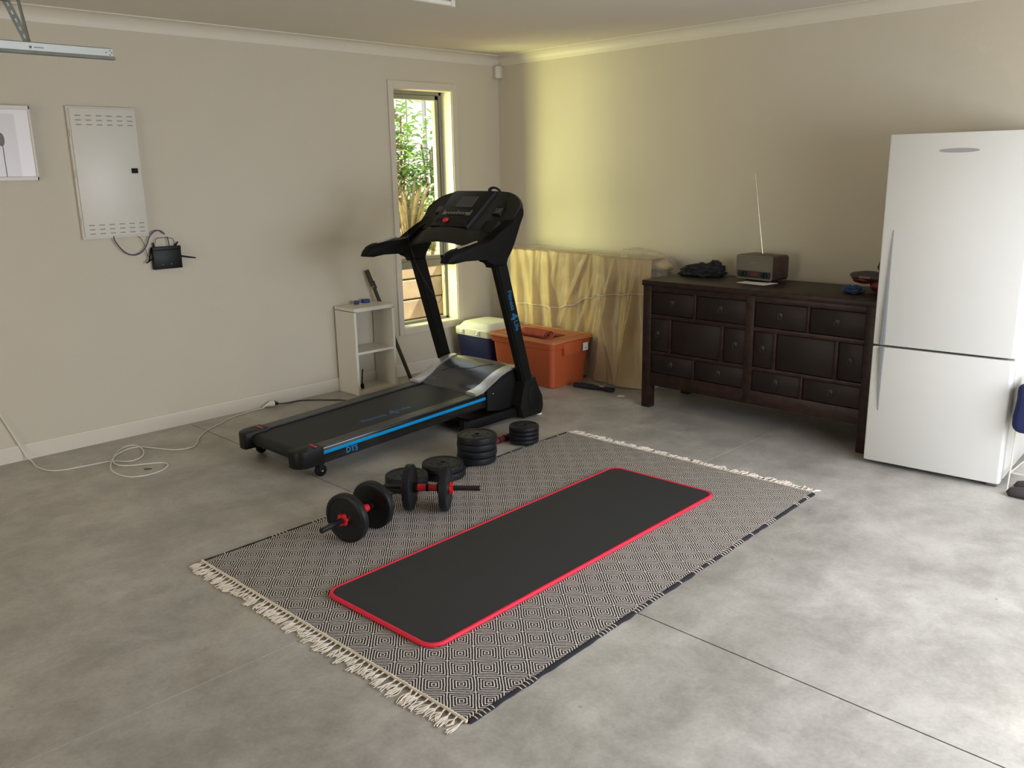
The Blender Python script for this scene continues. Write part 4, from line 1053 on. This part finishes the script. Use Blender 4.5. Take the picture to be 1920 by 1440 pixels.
def sheet_front(u, v):
    # hanging clear film in front, flared at the window end, pooling on the floor
    y = -1.86*u; z = (TZ+.012)*(1-v)
    fl = max(0, (v-.86)/.14)
    left = max(0, 1-(u/.17)); base = SXf(y) if y > -1.15 or True else 0
    out = max(fold(y, z, PS)*.9, pleat(y, z)*.95+.004)
    x = base+.004-out-.010*abs(noise.noise(Vector((y*6, z*5, 4))))-.006*noise.noise(Vector((y*19, z*14, 9)))
    if y < -1.16: x -= .035*fl*fl
    zz = max(z, .006+.006*abs(noise.noise(Vector((y*20, v*20, 0)))))
    if left > 0:
        yb = -.33+.27*math.sin(PI*min(1, v*1.15)); y = y*(1-left)+yb*left; x += left*.05
    return Vector((min(x, -.02), min(y, -.03), zz))
b = B(); grid(b, 150, 70, lambda u, v: sheet_front(.06+.94*u, v))
ds = obj('dust_sheet', b, sheet_m, smooth=70)
b = B()
def sheet_top(u, v):
    y = -.25-1.50*u; x = SXf(y)-.01+(.18-.0)*v; return Vector((min(x, -.02), y, TZ+.014+.008*noise.noise(Vector((x*14, y*9, 3)))+.012*v))
grid(b, 100, 16, sheet_top); obj('sheet_top', b, sheet_m, ds, smooth=70)
b = B()
def bunch(u, v):
    a = 2*PI*v; y = -1.42-.40*u; r_ = .055+.045*math.sin(PI*u)**.8+.018*noise.noise(Vector((u*6, math.cos(a)*2, math.sin(a)*2)))
    return Vector((-.165+r_*1.05*math.cos(a), y, .935-.06*u+r_*.72*math.sin(a)))
V = grid(b, 34, 30, bunch, closed_v=True); b.faces.new(V[0]); b.faces.new(V[-1][::-1]); obj('sheet_bunch', b, sheet_m, ds, smooth=70)
b = B()
def bunch2(u, v):
    a = 2*PI*v; y = -1.50-.30*u; r_ = .020+.050*math.sin(PI*min(1, u*.9+.08))**.8+.01*noise.noise(Vector((u*6, math.cos(a)*2, math.sin(a)*2)))
    return Vector((-.150+r_*1.1*math.cos(a), y, .900-.03*u+r_*.7*math.sin(a)))
V = grid(b, 24, 24, bunch2, closed_v=True); b.faces.new(V[0]); b.faces.new(V[-1][::-1]); obj('cover_corner', b, kraft_m, cvr, smooth=70)
for c in cvr.children:
    if c.name.startswith('cover_corner'): c.location = -CO
tag(ds, 'clear crinkled plastic dust sheet draped over the tan covered furniture', 'dust sheet')

# ------------------------------------------------------------ small things on the floor by the tub
b = B(); tube(b, [(-.500, -1.235, .020), (-.486, -1.28, .022), (-.468, -1.35, .020), (-.455, -1.41, .017), (-.448, -1.45, .018), (-.438, -1.54, .018)], [.022, .026, .025, .020, .020, .024], 12, 4, sx=1.15, sy=.72)
st_ = obj('padded_strap', b, blackcloth_m, smooth=60); tag(st_, 'black padded strap lying on the floor beside the orange tub', 'strap')
b = B(); box(b, (-.468, -1.475, .0345), (-.456, -1.440, .0360)); obj('strap_label', b, paper_m, st_)
b = B(); lathe(b, [(0, .002), (.026, .0016), (.028, 0), (0, 0)], 24); o = obj('white_disc', b, paper_m, smooth=30); o.location = (-.480, -1.642, .0008); tag(o, 'small flat white disc on the floor by the sideboard leg', 'disc')

# ------------------------------------------------------------ wall things
pn = thing('meter_panel', 'off white metal switchboard cupboard with vent slots on the left wall', 'electrical panel', (-3.302, 0, 1.187))
b = B(); box(b, (0, -.022, 0), (.372, 0, .722), .004); obj('frame', b, panel_m, pn, smooth=35)
b = B(); box(b, (.010, -.032, .012), (.364, -.020, .712), .003); dr = obj('door', b, panel_m, pn, smooth=35)
b = B()
for rows in ((.672, .648, .624), (.078, .054, .030)):
    for z in rows:
        for k in range(6): x = .052+.056*k; box(b, (x-.015, -.0335, z-.0030), (x+.015, -.0318, z+.0030), .0007, 1)
o = obj('vent_slots', b, dark_m, dr); o['kind'] = 'stuff'
b = B(); box(b, (.310, -.037, .360), (.346, -.031, .388), .002); obj('latch', b, blackmatte_m, dr)
for z in (.58, .36, .10):
    b = B(); tube(b, [(.006, -.026, z-.02), (.006, -.026, z+.02)], .004, 8); obj('hinge', b, panel_m, dr)
rt_ = thing('router', 'black wifi router with aerials mounted on the wall below the panel', 'router', (-2.838, 0, .985))
b = B(); box(b, (-.088, -.034, 0), (.086, -.004, .132), .004); vs = box(b, (-.088, -.036, .112), (.086, -.006, .134), .003); obj('case', b, black_m, rt_, smooth=35)
def antenna(p0, p1):
    b = B(); tube(b, [p0, Vector(p0).lerp(Vector(p1), .12), p1], [.0055, .005, .004], 8); obj('aerial', b, blackmatte_m, rt_, smooth=50)
antenna((.084, -.02, .070), (.172, -.035, .052)); antenna((-.086, -.02, .068), (-.132, -.035, .045)); antenna((-.070, -.010, .130), (-.072, -.018, .160)); antenna((.060, -.010, .132), (.078, -.02, .156)); antenna((-.088, -.01, .12), (-.115, -.03, .05))
for x in (-.034, .018):
    b = B(); box(b, (x-.004, -.0348, .026), (x+.004, -.0338, .031)); obj('status_light', b, mat('status_print', (.12, .13, .2), .5), rt_)
b = B(); tube(b, [(-3.135, -.02, 1.20), (-3.128, -.022, 1.165), (-3.085, -.022, 1.105), (-3.035, -.022, 1.082), (-2.985, -.020, 1.095), (-2.950, -.020, 1.135), (-2.930, -.020, 1.180), (-2.895, -.022, 1.212), (-2.860, -.020, 1.212), (-2.835, -.018, 1.19)], .0036, 8, 6)
tag(obj('looped_cable', b, purple_m, smooth=60), 'thick dark purple cable looping from panel to router', 'cable')
b = B(); tube(b, [(-3.02, -.018, 1.20), (-2.985, -.018, 1.18), (-2.965, -.018, 1.14), (-2.955, -.020, 1.08), (-2.945, -.02, 1.06)], .0017, 6, 6); tube(b, [(-2.905, -.018, 1.12), (-2.895, -.02, 1.16), (-2.87, -.02, 1.170), (-2.82, -.02, 1.168), (-2.79, -.02, 1.160), (-2.785, -.02, 1.12)], .0017, 6, 6); tube(b, [(-2.822, -.02, 1.175), (-2.82, -.022, 1.15), (-2.815, -.02, 1.118)], .003, 6, 4)
tag(obj('thin_cable', b, blackcable_m, smooth=60), 'thin black cables arching above the wall router', 'cable')
# framed print
fp_ = thing('framed_print', 'white framed print cut off by the left edge of the photo', 'picture', (-3.90, 0, 1.517))
b = B(); box(b, (0, -.030, 0), (.415, 0, .022), .003); box(b, (0, -.030, .362), (.415, 0, .384), .003); box(b, (0, -.030, 0), (.012, 0, .384), .003); box(b, (.404, -.030, 0), (.415, 0, .384), .003); obj('frame', b, panel_m, fp_)
b = B(); box(b, (.010, -.022, .020), (.406, -.005, .364)); ps = obj('print', b, print_m, fp_)
b = B(); box(b, (.10, -.0228, .021), (.335, -.0215, .340)); obj('printed_panel', b, print2_m, ps)
b = B(); tube(b, [(.262, -.0235, .022), (.262, -.0235, .20)], .0018, 5); lump(b, (.259, -.0235, .21), (.016, .0015, .034), 0, 1, 1, 3); obj('printed_figure', b, tapgrey_m, ps)
# motion sensor in the corner
b = B(); pts = [(-.055, -.002), (-.002, -.055), (-.040, -.066), (-.066, -.040)]; prism(b, pts, 2, 2.232, 2.325, bev=.006)
tag(obj('motion_sensor', b, trim_m, smooth=40), 'small white motion sensor high in the corner of the room', 'motion sensor')
# ceiling batten light
bl = thing('batten_light', 'white fluorescent batten fitting on the ceiling at top edge', 'ceiling light', (-1.96, -1.705, H))
b = B(); box(b, (-1.24, -.035, -.045), (0, .035, 0), .006); obj('body', b, panel_m, bl, smooth=35)
b = B(); tube(b, [(-1.20, 0, -.060), (-.03, 0, -.060)], .013, 16); obj('tube', b, white_m, bl, smooth=50)
b = B(); box(b, (-.03, -.016, -.076), (-.004, .016, -.044), .004); box(b, (-1.236, -.016, -.076), (-1.21, .016, -.044), .004); obj('tube_holder', b, panel_m, bl)
# garage door track hung from the ceiling
tr = thing('door_track', 'pale metal overhead garage door rail hanging at the top left', 'garage door rail', (-3.385, -.95, 2.058))
b = B(); prism(b, [(-.012, 0), (-.012, .034), (.012, .034), (.012, 0)], 0, -3.5, 0, bev=.002); obj('rail', b, alu_m, tr, smooth=30)
b = B(); box(b, (-3.5, -.016, -.012), (.008, .014, .002), .001, 1); obj('lower_lip', b, steel_m, tr)
b = B(); box(b, (-3.5, -.010, .033), (-.003, .014, .0375), .001, 1); obj('upper_lip', b, steel_m, tr)
b = B(); lump(b, (-.345, -.0125, .016), (.006, .0012, .006), 0, 1, 1, 2); bm2 = text_bm('ATA', .012, Matrix.Translation((-.322, -.0128, .016)) @ Matrix.Rotation(PI/2, 4, 'X'), .0003, .01); bm2.free(); obj('rail_mark', b, tapgrey_m, tr)
b = B()
for x, z in ((-.012, .026), (-.006, .018), (-.014, .008), (-.030, .018)): lump(b, (x, -.0125, z), (.0032, .001, .0028), 0, 1, 1, 2)
for k in range(5): box(b, (-.330+k*.008, -.0132, .0135), (-.3255+k*.008, -.0122, .0185), 0)
obj('rail_print', b, tapgrey_m, tr)
hg = thing('hanger_bracket', 'dark perforated steel hanger bracket holding the overhead rail', 'bracket', (-3.735, -.95, 2.094))
b = B()
def perf(p0, p1, wd, n_):
    p0, p1 = Vector(p0), Vector(p1); d = (p1-p0); L = d.length; Mx = axisM(p0, d, (1, 0, 0))
    step = L/n_
    for k in range(n_):
        vs = box(b, (-wd/2, -.0015, k*step), (-.004, .0015, (k+1)*step), 0, R=Mx); box(b, (.004, -.0015, k*step), (wd/2, .0015, (k+1)*step), 0, R=Mx)
        box(b, (-.0041, -.0014, k*step), (.0041, .0014, k*step+step*.5), 0, R=Mx)
perf((.0, 0, .0), (-.105, 0, .275), .030, 9); tube(b, [(.006, 0, 0), (-.03, 0, .30)], .007, 4); box(b, (-.15, -.02, .155), (-.05, .01, .185), .002)
obj('perforated_strap', b, steel_m, hg)

# ------------------------------------------------------------ cables on the floor
b = B(); zc2 = .0042
pw = [(-3.86, -.016, .30), (-3.80, -.018, .14), (-3.765, -.030, .035)]
pf = [(-3.752, -.09), (-3.762, -.20), (-3.740, -.31), (-3.690, -.362), (-3.602, -.383), (-3.454, -.410), (-3.375, -.490), (-3.30, -.465), (-3.245, -.350), (-3.235, -.225), (-3.29, -.205), (-3.37, -.285), (-3.440, -.42), (-3.450, -.52), (-3.40, -.575), (-3.317, -.612), (-3.262, -.655), (-3.260, -.715),
      (-3.33, -.778), (-3.42, -.785), (-3.487, -.735), (-3.512, -.61), (-3.470, -.47), (-3.395, -.34), (-3.31, -.268), (-3.236, -.270), (-3.175, -.375), (-3.118, -.480), (-3.05, -.515), (-2.985, -.475), (-2.90, -.345), (-2.80, -.245), (-2.68, -.170), (-2.585, -.108), (-2.45, -.062), (-2.340, -.050), (-2.31, -.050)]
pts = pw+[(x, y, zc2+.002*(k % 7 == 0)+(.004 if k in (12, 13, 21, 22, 23) else 0)) for k, (x, y) in enumerate(pf)]
tube(b, pts, .0036, 8, 6); ec = obj('extension_cord', b, cable_m, smooth=60); tag(ec, 'white extension cord looped on the concrete along the left wall', 'cord')
b = B(); tube(b, [(-2.315, -.050, .010), (-2.285, -.050, .020), (-2.25, -.053, .024), (-2.235, -.055, .024)], [.006, .012, .020, .022], 14, 3); obj('socket', b, cable_m, ec, smooth=50)
b = B(); tube(b, [(-2.234, -.055, .024), (-2.220, -.057, .023), (-2.205, -.060, .012)], [.018, .010, .006], 12, 2)
tube(b, [(-2.21, -.060, .016), (-2.14, -.070, .008), (-2.045, -.065, .0045), (-1.96, -.130, .0045), (-1.90, -.20, .0045), (-1.84, -.27, .0045), (-1.81, -.38, .0045), (-1.80, -.62, .0045), (-1.76, -.80, .0045)], .0040, 8, 6)
tag(obj('power_lead', b, blackcable_m, smooth=60), 'black power lead running from white plug toward the treadmill', 'cord')
b = B(); tube(b, [(-3.375, -.680, .004), (-3.345, -.705, .004)], .004, 6, sy=.6); tag(obj('dark_chip', b, mat('chip_brown', (.04, .025, .02), .9)), 'small dark chip on the floor inside the white cord loop', 'debris')
